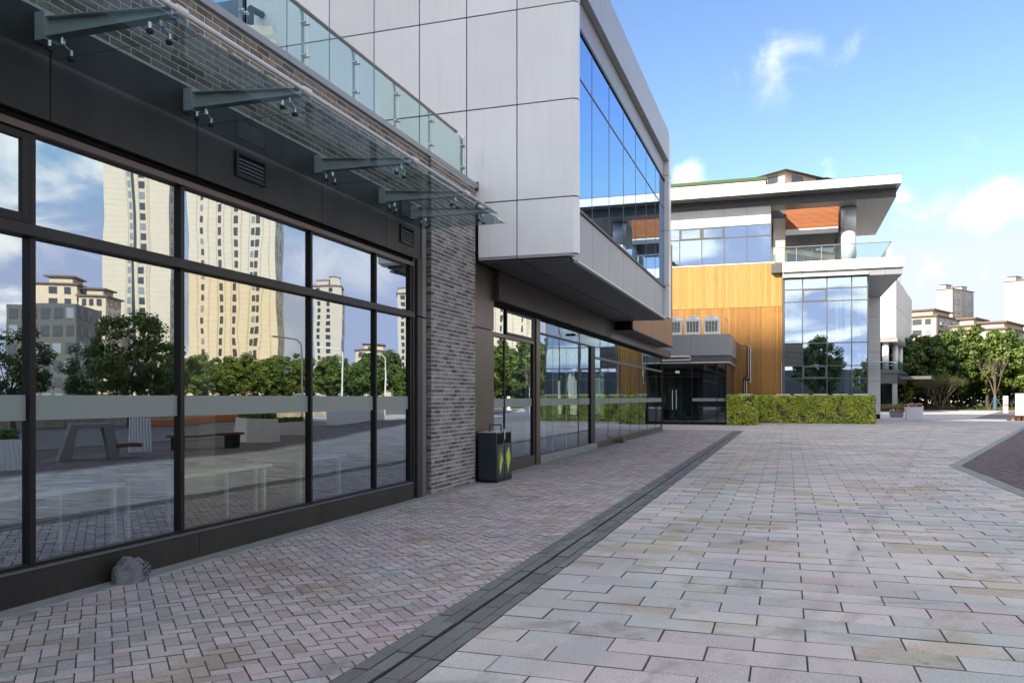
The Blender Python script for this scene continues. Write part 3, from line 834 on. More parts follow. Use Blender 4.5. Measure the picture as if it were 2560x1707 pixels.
# upper storey: white panel wall facing the camera
up = part('panel_wall', B1)
mk('backing', MB().box(-10.75, -3.70, 14.53, 14.70, 4.30, 10.10), M_black, up)
vx = [-10.75, -9.76, -8.765, -7.755, -6.77, -5.785, -4.775, -3.705]
zz = [4.23, 5.27, 7.05, 8.82, 10.16]
for i in range(len(vx) - 1):
    for j in range(4):
        x0, x1 = vx[i] + .011, vx[i + 1] - .011
        if i == len(vx) - 2: x1 = -3.70
        z0, z1 = zz[j] + .011, zz[j + 1] - .011
        if j == 0 and x1 < -5.6: continue
        if j == 0 and x0 < -5.55: x0 = -5.545
        if i == len(vx) - 2:
            pm = MB(); pm.extr([(x0, z0), (-3.70, z0), (-3.70, z1), (x0, z1)], 'y', 14.5, 14.55)
            # the panel folds round the corner with a chamfer
            k = len(pm.v)
            pm.v += [(-3.6995, 14.5, z0), (-3.62, 14.56, z0), (-3.62, 14.56, z1), (-3.6995, 14.5, z1), (-3.62, 14.70, z0), (-3.62, 14.70, z1), (-3.77, 14.70, z0), (-3.77, 14.70, z1)]
            pm.f += [(k, k + 1, k + 2, k + 3), (k + 1, k + 4, k + 5, k + 2), (k + 4, k + 6, k + 7, k + 5)]
            mk('wall_panel', pm, M_white, up)
        else:
            box('wall_panel', up, M_white, x0, x1, 14.5, 14.54, z0, z1, .004)
# bottom lip of that wall
lip = MB().box(-5.54, -4.785, 14.502, 14.70, 4.19, 4.236); lip2 = MB().box(-4.77, -3.705, 14.502, 14.70, 4.19, 4.236)
mk('bottom_lip', lip, M_grey, up); mk('bottom_lip', lip2, M_grey, up)
# dark glazed link at the far left of the terrace
lk = part('terrace_glazing', B1)
for i in range(5):
    x1 = -10.9 - i * 1.6
    box('pane', lk, M_glassB, x1 - 1.54, x1, 14.56, 14.575, 5.3, 10.0)
    box('mullion', lk, M_frame, x1 + .005, x1 + .065, 14.50, 14.62, 5.3, 10.0)
mk('overflow_pipe', MB().path([(-10.35, 14.49, 9.55), (-10.35, 14.1, 9.5), (-10.35, 14.1, 9.2)], .07, 12), M_navy, lk)
# projecting box: glazed side
bx = part('bay_window', B1)
yb = [14.72, 16.37, 18.06, 19.75, 21.44, 23.13, 24.82, 26.70]
XW = -3.77
for a, b_ in zip(yb[:-1], yb[1:]):
    box('pane', bx, M_glassB, XW - .020, XW - .008, a + .012, b_ - .012, 5.20, 7.69)
    box('pane', bx, M_glassB, XW - .020, XW - .008, a + .012, b_ - .012, 7.74, 8.57)
    box('spandrel_panel', bx, M_grey, XW - .03, XW, a + .010, b_ - .010, 4.17, 5.12, .003)
    box('head_panel', bx, M_grey, XW - .03, XW - .002, a + .006, b_ - .006, 8.67, 9.20, .003)
    box('mullion', bx, M_frame2, XW - .09, XW - .003, b_ - .012, b_ + .012, 5.18, 8.6)
box('sill_frame', bx, M_frame, XW - .06, XW + .035, 14.72, 26.70, 5.125, 5.19, .004)
box('head_frame', bx, M_frame, XW - .06, XW + .02, 14.72, 26.70, 8.585, 8.66, .004)
box('transom', bx, M_frame2, XW - .06, XW + .004, 14.72, 26.70, 7.697, 7.733, .003)
mk('backing', MB().box(XW - .20, XW - .04, 14.72, 26.70, 4.2, 5.12).box(XW - .20, XW - .04, 14.72, 26.70, 8.66, 9.9), M_black, bx)
tf = [14.71, 16.45, 18.15, 19.85, 21.55, 23.25, 24.95, 26.66]
for a, b_ in zip(tf[:-1], tf[1:]):
    box('parapet_panel', bx, M_fascia, -3.80, -3.62, a + .005, b_ - .005, 9.215, 10.16, .004)
for z0, z1 in zip(zz[:-1], zz[1:]):
    box('end_frame_panel', bx, M_white, -3.80, -3.62, 26.705, 27.18, z0 - .05 + .008, z1 - (.05 if z1 < 10 else 0) - .008, .004)
mk('backing', MB().box(-3.84, -3.64, 26.72, 27.16, 4.2, 10.1), M_black, bx)
box('edge_trim', bx, M_led, -3.79, -3.70, 14.9, 26.69, 4.125, 4.165, .003)
# soffit of the box
so = part('soffit', B1)
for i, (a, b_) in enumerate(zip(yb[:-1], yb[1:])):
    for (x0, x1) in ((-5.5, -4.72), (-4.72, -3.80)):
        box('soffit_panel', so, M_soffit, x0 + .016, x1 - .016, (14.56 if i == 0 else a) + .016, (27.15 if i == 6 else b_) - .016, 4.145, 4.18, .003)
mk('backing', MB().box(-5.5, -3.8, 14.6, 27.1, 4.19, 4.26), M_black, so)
mk('roof', MB().box(-12, -3.66, 14.72, 27.1, 9.9, 10.1), M_greyd, B1)
mk('rear_wall', MB().box(-12, -3.86, 27.05, 27.19, 4.2, 10.0), M_greyd, B1)
mk('interior_wall', MB().box(-9.2, -9.0, 14.8, 27, 4.3, 9.8), M_inwall, B1)
mk('interior_floor', MB().box(-9, -3.9, 14.75, 27, 4.28, 4.6).box(-9, -4.0, 14.75, 27, 9.0, 9.1), M_inwall, B1)

# ground floor under the box
XG2 = -5.70
pn = part('bronze_panel', B1)
box('panel', pn, M_brown, -5.75, -5.62, 14.36, 15.58, .0, 2.94, .004)
box('panel', pn, M_brown, -5.75, -5.62, 14.36, 15.58, 2.955, 4.60, .004)
f2 = part('lower_fascia', B1)
fy = [15.55, 17.6, 19.9, 22.2, 24.5, 26.8, 29.1, 31.4, 33.7, 36.0, 38.5, 41.2]
for a, b_ in zip(fy[:-1], fy[1:]):
    box('fascia_panel', f2, M_brown if a > 26 else M_dark, -5.80, -5.50, a + .004, b_ - .004, 3.56, 4.14 if a < 27 else 3.90, .004)
box('head_recess', f2, M_black, -5.9, -5.66, 15.6, 39.4, 3.47, 3.555)
gw = part('shopfront_glazing', B1)
# section one: framed window
box('plinth_panel', gw, M_brown, -5.75, -5.67, 15.60, 18.70, .0, .25, .004)
box('pane', gw, M_glassA, XG2 - .02, XG2 - .008, 15.62, 16.44, .27, 2.84); box('pane', gw, M_glassA, XG2 - .02, XG2 - .008, 16.50, 18.44, .27, 2.84)
box('pane', gw, M_glassA, XG2 - .02, XG2 - .008, 15.62, 16.44, 2.95, 3.46)
ol = box('opening_light', gw, M_glassA, XG2 + .006, XG2 + .018, 16.58, 18.36, 3.00, 3.41)
for (c, d, e, f_) in ((16.505, 16.575, 2.945, 3.465), (18.365, 18.435, 2.945, 3.465), (16.58, 18.36, 2.945, 2.998), (16.58, 18.36, 3.412, 3.465)):
    box('sash_frame', ol, M_frame, XG2 - .05, XG2 + .03, c, d, e, f_, .003)
box('transom', gw, M_brown, XG2 - .06, XG2 + .04, 15.6, 18.46, 2.85, 2.935, .004)
box('mullion', gw, M_frame, XG2 - .06, XG2 + .01, 16.445, 16.495, .25, 2.845, .003)
box('mullion', gw, M_frame, XG2 - .06, XG2 + .03, 18.46, 18.62, .25, 3.468, .003); box('mullion', gw, M_brown, XG2 - .06, XG2 + .06, 18.625, 18.93, .0, 3.468, .004)
# section two: frameless door front
box('stone_threshold', gw, M_concrete, -5.75, -5.62, 18.935, 25.1, .0, .20, .006)
for a, b_ in ((18.94, 20.28), (20.30, 21.62), (21.64, 22.97), (23.03, 24.40)):
    box('pane', gw, M_glassA, XG2 - .02, XG2 - .008, a, b_, .215, 3.13)
for yy in (20.29, 21.63):
    box('glass_joint', gw, M_led, XG2 - .022, XG2 - .004, yy - .008, yy + .008, .215, 3.13)
box('mullion', gw, M_frame, XG2 - .05, XG2 + .0, 22.975, 23.025, .21, 3.13, .003)
box('door_head', gw, M_frame, XG2 - .06, XG2 + .02, 18.935, 25.1, 3.135, 3.185, .003)
box('pane', gw, M_glassA2, XG2 - .02, XG2 - .008, 18.94, 24.98, 3.19, 3.465)
box('mullion', gw, M_frame, XG2 - .10, XG2 + .04, 24.42, 24.98, .20, 3.13, .004)
# section three: long glazed front
for a, b_ in ((25.1, 28), (28, 31), (31, 34), (34, 37), (37, 39.5)):
    box('plinth_panel', gw, M_brown, -5.75, -5.66, a + .003, b_ - .003, .0, .22, .004)
gy = [25.0, 27.13, 29.21, 31.21, 33.27, 35.36, 37.57, 39.44]
for a, b_ in zip(gy[:-1], gy[1:]):
    box('pane', gw, M_glassA, XG2 - .02, XG2 - .008, a + .012, b_ - .012, .225, 2.80)
    box('pane', gw, M_glassA, XG2 - .02, XG2 - .008, a + .012, b_ - .012, 2.885, 3.465)
    box('glass_joint', gw, M_frame, XG2 - .022, XG2 - .002, b_ - .011, b_ + .011, .225, 2.80)
    box('glass_joint', gw, M_frame, XG2 - .022, XG2 - .002, b_ - .011, b_ + .011, 2.885, 3.465)
box('transom', gw, M_frame2, XG2 - .06, XG2 + .02, 25.0, 39.46, 2.805, 2.88, .003)
for a, b_ in [(15.62, 16.44), (16.50, 18.44), (18.94, 20.28), (20.30, 21.62), (21.64, 22.97), (23.03, 24.40)] + [(p + .013, q - .013) for p, q in zip(gy[:-1], gy[1:])]:
    box('frosted_band', gw, M_film, XG2 - .0078, XG2 - .0055, a + .001, b_ - .001, 1.40, 1.58)
box('corner_post', gw, M_frame, XG2 - .08, XG2 + .01, 39.462, 39.54, .0, 3.468, .003)
for i in range(4):
    x1 = -5.78 - i * 1.5
    box('pane', gw, M_glassA, x1 - 1.48, x1, 39.50, 39.512, .22, 3.46)
box('plinth_panel', gw, M_brown, -11.8, -5.76, 39.46, 39.53, 0, .21, .003)
cm_ = mk('dome_camera', MB().tube((XG2 + .0, 22.1, 3.34), (XG2 + .10, 22.1, 3.34), .035, .035, 14).tube((XG2 + .10, 22.1, 3.34), (XG2 + .14, 22.1, 3.33), .03, .015, 14), M_black, gw)
# interiors
inn = part('interior', B1)
mk('floor', MB().box(-13, -5.76, -3, 14.3, .0, .06), M_floor, inn)
mk('floor', MB().box(-13, -5.76, 14.5, 39.4, .0, .06), M_floor, inn)
mk('back_wall', MB().box(-13.2, -13, -3, 39.4, 0, 4.0), M_inwall, inn)
mk('partition', MB().box(-13, -6.4, 14.31, 14.49, 0.06, 4.0), M_inwall, inn)
mk('partition', MB().box(-13, -5.8, -3.2, -3, 0.06, 4.0), M_inwall, inn)
mk('ceiling', MB().box(-13, -5.9, 14.5, 39.4, 3.6, 3.75), M_ceil, inn)
for x, y in ((-9.5, 7.0), (-9.5, 11.5), (-7.2, 22.2), (-7.4, 24.6), (-8.5, 30), (-8.5, 35)):
    mk('interior_column', MB().box(x - .2, x + .2, y - .2, y + .2, .06, 3.6), M_inpale, inn)
# timber block behind the box
tb = part('timber_volume', B1)
tm = MB(); y = 27.3
while y < 37.2:
    tm.cbox(-4.95, -4.90, y + .003, y + .137, 3.90, 8.42, .004); y += .14
mk('timber_boards', tm, M_timber3, tb, kind='stuff')
tm = MB(); x = -5.02
while x > -9:
    tm.cbox(x - .137, x - .003, 37.27, 37.31, 3.9, 8.42, .004); x -= .14
mk('timber_boards', tm, M_timber3, tb, kind='stuff')
mk('core', MB().box(-12, -4.96, 27.25, 37.26, 3.92, 8.40), M_black, tb)
box('edge_trim', tb, M_frame, -5.6, -4.885, 27.3, 37.32, 3.86, 3.898, .003)
mk('roof', MB().box(-12.5, -5.72, 37.3, 40.9, 3.7, 3.88), M_greyd, B1)

# tables behind the front glass
def table(x0, x1, y0, y1, label):
    t = thing('table', label, 'table', ((x0 + x1) / 2, (y0 + y1) / 2, .06), 'white tables behind the shop glass')
    box('table_top', t, M_inpale, x0, x1, y0, y1, .76, .80, .004)
    for a in (x0 + .05, x1 - .09):
        for b_ in (y0 + .06, y1 - .10):
            box('leg', t, M_inpale, a, a + .04, b_, b_ + .04, .06, .76)
table(-6.75, -5.95, 4.3, 6.2, 'long white table behind the second pane from the picture edge')
table(-6.6, -5.92, 6.75, 8.5, 'white table behind the greenish pane next to the middle mullion')
table(-6.8, -5.98, 9.2, 10.35, 'short white table behind the glass nearest the brick pier')

# ================================================================== BIN AND ROCK SPEAKERS
bn = thing('litter_bin', 'dark navy twin litter bin with lime diamonds beside the brick pier', 'bin', (-5.33, 14.85, 0))
X0, X1, Y0, Y1 = -5.52, -5.14, 14.42, 15.30
zb0, zb1 = 0.0, .94
mk('body', MB().cbox(X0, X1 - .012, Y0, 14.838, .06, zb1, .008), M_navy, bn)
mk('body', MB().cbox(X0, X1 - .012, 14.862, Y1, .06, zb1, .008), M_navy, bn)
mk('base', MB().box(X0 + .01, X1 - .005, Y0 + .005, Y1 - .005, .0, .09), M_frame, bn)
mk('top_plate', MB().box(X0 + .005, X1 - .02, Y0 + .01, Y1 - .01, zb1 + .0005, zb1 + .012), M_steel, bn)
for y0, y1 in ((Y0, 14.838), (14.862, Y1)):
    mk('opening', MB().box(X1 - .015, X1 - .0105, y0 + .03, y1 - .03, .72, .915), M_black, bn)
    d = mk('door', MB().cbox(X1 - .018, X1, y0 + .004, y1 - .004, .10, .70, .003), M_navy, bn)
    m = (y0 + y1) / 2
    pol = [(m - .135, .50), (m - .03, .14), (m + .13, .42), (m + .02, .66)]
    pr = MB(); k = len(pr.v)
    pr.v += [(X1 + .0015, p[0], p[1]) for p in pol]; pr.f.append((0, 1, 2, 3))
    mk('diamond', pr, M_lime, d)
    if y0 == Y0:
        pr = MB(); pr.v += [(X1 + .0027, p[0], p[1]) for p in ((m - .136, .50), (m - .09, .28), (m + .075, .56), (m + .02, .661))]; pr.f.append((0, 1, 2, 3))
        mk('diamond', pr, M_olive, d)
    mk('knob', MB().tube((X1, (14.80 if y0 == Y0 else 14.90), .36), (X1 + .03, (14.80 if y0 == Y0 else 14.90), .36), .016, .02, 10), M_inox, d)
mk('name_plate', MB().box(X1 - .01, X1 + .012, 14.80, 14.86, .80, 1.0), M_inox, bn)
mk('frame_loop', MB().path([(-5.33, 14.55, zb1), (-5.33, 14.55, 1.08), (-5.2, 14.82, 1.08), (-5.2, 14.82, zb1)], .014, 8), M_navy, bn)


def rock(loc, label, s=1.0, rz=0):
    t = thing('rock_speaker', label, 'speaker', (0, 0, 0), 'rock shaped speakers at the foot of the glass')
    mb = MB(); nu, nv = 36, 18
    for j in range(nv + 1):
        ph = j / nv * math.pi / 2
        for i in range(nu):
            a = 2 * math.pi * i / nu
            p = Vector((math.cos(a) * math.cos(ph), math.sin(a) * math.cos(ph), math.sin(ph)))
            r = 1 + .16 * mnoise.noise(p * 1.7 + Vector((3, 1, 2))) + .07 * mnoise.noise(p * 5) - .10 * math.exp(-((p.y - .25) ** 2) / .02 - ((p.z - .85) ** 2) / .05)
            sy = .19; sx = .12; sz = .255 * (1 + .0 * p.y)
            hh = sz * (1.0 if p.y < .1 else .93)
            mb.v.append((p.x * sx * r * (1.15 - .15 * p.z), p.y * sy * r, max(0, p.z ** .8) * hh * r))
    for j in range(nv):
        for i in range(nu):
            i2 = (i + 1) % nu
            mb.f.append((j * nu + i, j * nu + i2, (j + 1) * nu + i2, (j + 1) * nu + i))
    mk('shell', mb, M_rock, t, smooth=True)
    gm = MB()
    c = Vector((.112, .085, .118)); n = Vector((.86, .15, .40)).normalized(); ux = Vector((-.17, .985, 0)).normalized(); uy = n.cross(ux).normalized()
    if uy.z < 0: uy = -uy
    for ring, cnt, r0, r1 in ((0, 3, .008, .028), (1, 7, .037, .060)):
        for k in range(cnt):
            a0 = 2 * math.pi * k / cnt + .2; a1 = a0 + 2 * math.pi / cnt * .62
            q = [(r0, a0), (r1, a0 + .05), (r1, a1 - .05), (r0, a1)]
            pts = [c + n * .012 + ux * (r * math.cos(a)) + uy * (r * math.sin(a)) for r, a in q]
            gm.quad(*pts)
    mk('grille_opening', gm, M_black, t)
    mk('grille', MB().tube(c - n * .03, c + n * .0105, .066, .066, 24), M_rock, t)
    t.location = loc; t.scale = (s, s, s); t.rotation_euler = (0, 0, rz)
    return t


rock((-5.44, 5.72, 0), 'grey rock shaped garden speaker with round grille at the plinth', .9)
rock((-5.50, 28.6, 0), 'small dark rock shaped speaker further along the glazed front', .9, .4)

# ================================================================== BUILDING AT THE END OF THE PLAZA
B2 = thing('terraced_building', 'terraced building with orange timber wall, curtain glazing and white overhanging roof', 'building', (0, 56, 0))
tw = part('timber_wall', B2)
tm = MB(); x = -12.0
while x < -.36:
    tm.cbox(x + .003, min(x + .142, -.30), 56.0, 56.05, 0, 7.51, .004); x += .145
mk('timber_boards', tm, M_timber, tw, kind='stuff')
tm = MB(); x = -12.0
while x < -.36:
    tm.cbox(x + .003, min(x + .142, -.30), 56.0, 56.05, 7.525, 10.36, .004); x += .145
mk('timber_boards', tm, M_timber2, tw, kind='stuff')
mk('backing', MB().box(-12, -.30, 56.055, 56.3, 0, 10.35), M_black, tw)
box('top_trim', tw, M_whiteB, -12, -.29, 55.97, 56.3, 10.365, 10.43, .004)
box('downpipe', tw, M_led, -.36, -.33, 55.93, 55.99, 1.6, 3.9, .004)
# upper glazed storey
ug = part('upper_glazing', B2)
ux_ = [-12.68, -11.23, -9.78, -8.33, -6.88, -5.42, -3.97, -2.52, -1.0]
mk('backing', MB().box(-12.7, -1.02, 56.06, 56.2, 12.96, 14.55), M_black, ug)
for a, b_ in zip(ux_[:-1], ux_[1:]):
    box('panel', ug, M_whiteB, a + .006, b_ - .006, 56.0, 56.05, 13.47, 14.42, .004)
    box('panel', ug, M_whiteB, a + .006, b_ - .006, 56.0, 56.05, 12.95, 13.458, .004)
    box('pane', ug, M_glassC, a + .03, b_ - .03, 56.03, 56.042, 12.22, 12.90)
    box('pane', ug, M_glassC, a + .03, b_ - .03, 56.03, 56.042, 10.48, 12.14)
    box('mullion', ug, M_frame2, b_ - .028, b_ + .028, 55.98, 56.1, 10.44, 12.94, .004)
    if -7 < a < -4:
        for (c, d, e, f_) in ((a + .032, a + .12, 12.19, 12.93), (b_ - .12, b_ - .032, 12.19, 12.93), (a + .121, b_ - .121, 12.19, 12.26), (a + .121, b_ - .121, 12.86, 12.93)):
            box('sash_frame', ug, M_frame2, c, d, 55.965, 56.025, e, f_, .003)
box('transom', ug, M_frame2, -12.68, -.98, 55.985, 56.1, 12.145, 12.215, .003)
box('head_frame', ug, M_frame2, -12.68, -.98, 55.99, 56.1, 12.905, 12.945, .003)
box('sill_frame', ug, M_frame2, -12.68, -.98, 55.98, 56.1, 10.435, 10.478, .003)
mk('end_wall', MB().box(-1.12, -.985, 56.06, 65.0, 10.3, 14.6), M_greyd, ug)
mk('room', MB().box(-12.7, -1.13, 61.5, 61.7, 10.3, 14.5).box(-12.7, -1.13, 56.3, 61.5, 10.05, 10.3).box(-12.7, -1.13, 56.3, 61.5, 14.2, 14.4), M_inwall, ug)
for x, y, z, w, h in ((-5.9, 59, 11.05, .9, .6), (-4.9, 58.5, 11.0, .8, .6), (-3.4, 59, 11.15, .9, .6), (-2.2, 58.7, 11.2, 1.0, .6), (-3.9, 58, 11.5, .25, .6)):
    mk('pinned_board', MB().box(x, x + w, y, y + .03, z, z + h), M_inpale, ug)
# roof
rf2 = part('roof', B2)
rj = [-14.1, -12.65, -11.2, -9.75, -8.3, -6.85, -5.40, -3.96, -2.51, -1.01, .90, 2.79, 4.73, 6.58]
for a, b_ in zip(rj[:-1], rj[1:]):
    box('fascia_panel', rf2, M_whiteB, a + .006, b_ - .006, 54.6, 54.66, 14.60, 15.14, .004)
    box('soffit_panel', rf2, M_soffit2, a + .006, min(b_, 6.52) - .006, 54.665, 55.79, 14.60, 14.63, .003)
    if a > -1.1:
        box('edge_panel', rf2, M_greyd, a + .006, min(b_, 6.42) - .006, 55.80, 55.86, 14.055, 14.595, .003)
        for y0, y1 in ((55.87, 57.4), (57.4, 60.0), (60.0, 62.1), (62.1, 64.2), (64.2, 66.3), (66.3, 68.4)):
            if y0 == 57.4 and b_ < 3: continue      # open to the sky in front of the wooden beam
            box('ceiling_panel', rf2, M_soffit2, (3.3 if (y0 == 57.4 and a < 3.3) else a) + .006, min(b_, 6.42) - .006, y0 + .006, y1 - .006, 14.05, 14.08, .003)
    else:
        box('edge_panel', rf2, M_greyd, a + .006, b_ - .006, 55.80, 55.86, 14.43, 14.595, .003)
for k in range(7):
    box('fascia_panel', rf2, M_whiteB, 6.525, 6.58, 54.67 + k * 2, 54.66 + (k + 1) * 2, 14.60, 15.14, .004)
    box('edge_panel', rf2, M_greyd, 6.36, 6.42, 55.87 + k * 1.8, 55.86 + (k + 1) * 1.8, 14.085, 14.595, .003)
mk('slab', MB().box(-14.1, 6.35, 55.88, 57.4, 14.1, 15.1).box(-14.1, -.96, 57.4, 60.03, 14.4, 15.1).box(3.3, 6.35, 57.4, 60.03, 14.1, 15.1).box(-14.1, 6.35, 60.031, 68.5, 14.1, 15.1).box(-14.1, 6.5, 54.67, 55.87, 14.64, 15.1).box(6.36, 6.5, 55.88, 68.5, 14.61, 15.1), M_greyd, rf2)
box('roof_edge_trim', rf2, M_frame2, -14.1, 6.59, 54.585, 54.68, 15.145, 15.17, .003)
box('upstand', rf2, M_whiteB, -14, -1.4, 58, 58.2, 15.12, 15.75, .003)
# hanging wooden beam under the roof
hb2 = part('hanging_beam', B2)
for k in range(22):
    z = 13.24 + k * .081
    box('wood_slat', hb2, M_slat, -.12, 3.3, 59.96 - (k % 2) * .008, 60.02, z, z + .058, .004)
mk('core', MB().box(-.12, 3.3, 60.03, 66.0, 12.85, 14.045), M_greyd, hb2)
for a, b_ in ((-.12, .75), (.75, 2.5), (2.5, 3.3)):
    box('panel', hb2, M_whiteB, a + .005, b_ - .005, 59.96, 60.025, 12.84, 13.23, .003)
# round columns
for (x, y, zt) in ((3.81, 57.9, 14.05), (3.75, 65.0, 14.05)):
    c = link('column', None, B2, (x, y, 10.3))
    mk('shaft', MB().tube((x, y, 10.3), (x, y, 12.43), .46, .46, 40), M_col, c, smooth=False)
    mk('shaft', MB().tube((x, y, 12.44), (x, y, zt - .01), .46, .46, 40), M_col, c, smooth=False)
    mk('collar', MB().tube((x, y, zt - .05), (x, y, zt - .002), .50, .50, 40), M_greyd, c)
for o in list(bpy.data.objects):
    if o.name.startswith('shaft') and o.data:
        for p in o.data.polygons:
            if len(p.vertices) == 4: p.use_smooth = True
# terrace slab and its glass rail
ts = part('terrace_slab', B2)
bj = [-.29, .93, 2.39, 3.85, 4.79, 5.77, 6.83]
for a, b_ in zip(bj[:-1], bj[1:]):
    box('fascia_panel', ts, M_whiteB, a + .006, b_ - .006, 55.4, 55.46, 9.645, 10.265, .004)
    if b_ < 4.9:
        box('step_panel', ts, M_grey, a + .006, b_ - .006, 55.56, 55.62, 9.43, 9.64, .003)
        box('ledge', ts, M_whiteB, a + .004, b_ - .004, 55.42, 55.9, 9.29, 9.425, .003)
    else:
        box('step_panel', ts, M_grey, a + .006, min(b_, 6.74) - .006, 55.56, 55.62, 9.225, 9.64, .003)
for k in range(6):
    y0 = 55.63 + k * 2
    box('soffit_panel', ts, M_soffit2, 4.86, 6.74, y0 + .005, y0 + 1.995, 9.22, 9.25, .003)
    box('fascia_panel', ts, M_whiteB, 6.77, 6.83, y0 + .005, y0 + 1.995, 9.645, 10.265, .003)
    box('step_panel', ts, M_grey, 6.68, 6.74, y0 + .005, y0 + 1.995, 9.252, 9.64, .003)
mk('slab', MB().box(-.98, 6.67, 55.64, 68, 9.66, 10.24), M_greyd, ts)
gr2 = part('terrace_railing', B2)
for a, b_ in ((-.93, .55), (.57, 2.05), (2.07, 3.4), (3.42, 4.7), (4.72, 6.10)):
    box('glass_panel', gr2, M_rail, a, b_, 55.60, 55.612, 10.36, 11.22)
for k in range(5):
    box('glass_panel', gr2, M_rail, 6.12, 6.132, 55.64 + k * 1.3, 55.62 + (k + 1) * 1.3, 10.36, 11.22)
mk('handrail', MB().path([(-.93, 55.606, 11.25), (6.126, 55.606, 11.25), (6.126, 62.1, 11.25)], .028, 8), M_inox, gr2)
for x in (-.93, .56, 2.06, 3.41, 4.71):
    mk('post', MB().box(x - .02, x + .02, 55.63, 55.66, 10.27, 11.2), M_inox, gr2)
# curtain wall
cw = part('curtain_wall', B2)
cxs = [-.17, .94, 2.41, 3.87, 4.80]; czs = [.0, 1.5, 2.83, 3.63, 5.09, 7.76, 8.56, 9.27]
for i in range(4):
    for j in range(len(czs) - 1):
        x0, x1, z0, z1 = cxs[i] + .03, cxs[i + 1] - .03, czs[j] + .03, czs[j + 1] - .03
        if i == 0 and j == 3:
            lv = box('louvre_panel', cw, M_black, x0, x1, 56.03, 56.06, z0, z1)
            for k in range(17):
                z = z0 + .03 + k * (z1 - z0 - .04) / 17
                mk('louvre', MB().extr([(55.985, z), (56.02, z + .055), (56.028, z + .05), (55.993, z - .005)], 'x', x0 + .005, x1 - .005), M_frame2, lv)
            continue
        box('pane', cw, M_glassC, x0, x1, 56.03, 56.042, z0, z1)
        if (i == 1 and j == 5) or (i == 1 and j == 2):
            for (c, d, e, f_) in ((x0, x0 + .07, z0, z1), (x1 - .07, x1, z0, z1), (x0 + .071, x1 - .071, z0, z0 + .06), (x0 + .071, x1 - .071, z1 - .06, z1)):
                box('sash_frame', cw, M_frame2, c, d, 55.965, 56.025, e, f_, .003)
for x in cxs:
    box('mullion', cw, M_frame2, x - .028, x + .028, 55.97, 56.12, 0, 9.28, .004)
for z in czs[1:]:
    box('transom', cw, M_frame2, -.2, 4.88, 55.958, 56.11, z - .028, z + .028, .004)
box('edge_frame', cw, M_frame2, -.285, -.205, 55.96, 56.2, 0, 9.28, .004)
for k in range(4):
    y0 = 56.1 + k * 2.6
    for j in range(len(czs) - 1):
        box('pane', cw, M_glassC, 4.83, 4.842, y0 + .03, y0 + 2.57, czs[j] + .03, czs[j + 1] - .03)
    box('mullion', cw, M_frame2, 4.79, 4.86, y0 + 2.571, y0 + 2.62, 0, 9.27, .004)
mk('room', MB().box(-.25, 4.7, 63, 63.2, 0, 9.2).box(-.25, 4.7, 56.2, 63, 4.95, 5.2).box(-.3, -.22, 56.3, 63, 0, 9.2), M_inwall, cw)
mk('interior_column', MB().box(3.0, 3.35, 57.2, 57.5, 5.2, 9.2), M_inpale, cw); mk('interior_column', MB().box(3.55, 3.85, 57.2, 57.5, 0, 9.2), M_inpale, cw)
mk('interior_counter', MB().box(.8, 2.6, 57, 57.6, 0, 1.75), M_greyd, cw)
# clad pier at the corner
cp2 = part('corner_pier', B2)
for z0, z1 in ((.33, 2.83), (2.84, 5.04), (5.05, 7.70), (7.71, 9.215)):
    box('cladding_panel', cp2, M_pier, 5.80, 6.67, 67.5, 68.2, z0 + .006, z1 - .006, .006)
box('pier_base', cp2, M_black, 5.82, 6.66, 67.51, 68.15, 0, .33, .004)
wn2 = part('wing_wall', B2)
for z0, z1 in ((0, 2.83), (2.84, 5.04), (5.05, 7.70), (7.71, 9.215)):
    box('cladding_panel', wn2, M_pier, 4.9, 5.79, 67.6, 67.7, z0 + .006, z1 - .006, .004)
gc = part('side_canopy', B2)
for z, x1 in ((4.15, 7.6), (3.98, 7.3)):
    pm = MB(); pts = [(4.9, 64.0)] + [(4.9 + (x1 - 4.9) * math.sin(t * math.pi / 16), 65.6 - 1.6 * math.cos(t * math.pi / 8)) for t in range(1, 8)] + [(x1, 65.6), (x1, 67.0), (4.9, 67.0)]
    pm.prism(pts, z, z + .02); mk('glass_panel', pm, M_canopy, gc)
mk('edge_tube', MB().path([(4.9, 64.0, 4.16), (6.0, 64.2, 4.16), (7.0, 64.9, 4.16), (7.6, 65.6, 4.16)], .03, 8), M_inox, gc)
# entrance pavilion
ep = part('entrance_pavilion', B2)
box('plinth', ep, M_black, -12, -3.36, 49.6, 49.7, 0, .155, .003)
for a, b_ in ((-12, -8.82), (-8.78, -7.14), (-7.08, -5.41), (-5.35, -3.955), (-3.905, -3.45)):
    box('pane', ep, M_glassD, a, b_, 49.62, 49.632, .16, 2.82); box('pane', ep, M_glassD, a, b_, 49.62, 49.632, 2.90, 3.60)
    if a > -5.4: box('frosted_band', ep, M_film, a, b_, 49.612, 49.618, 1.38, 1.56)
for x, w in ((-8.8, .03), (-7.11, .03), (-5.38, .03), (-3.93, .025), (-3.405, .045)):
    box('mullion', ep, M_frame, x - w, x + w, 49.58, 49.70, .156, 3.61, .003)
box('transom', ep, M_frame, -12, -3.37, 49.575, 49.70, 2.825, 2.895, .003)
box('edge_trim', ep, M_led, -12, -3.20, 49.40, 49.75, 3.63, 3.70, .004)
box('band_panel', ep, M_greyd, -12, -3.23, 49.5, 49.62, 3.702, 4.085, .004)
for a, b_ in ((-12, -9.0), (-9.0, -7.2), (-7.2, -5.42), (-5.42, -3.16)):
    box('parapet_panel', ep, M_grey, a + .005, b_ - .005, 49.44, 49.52, 4.09, 5.32, .004)
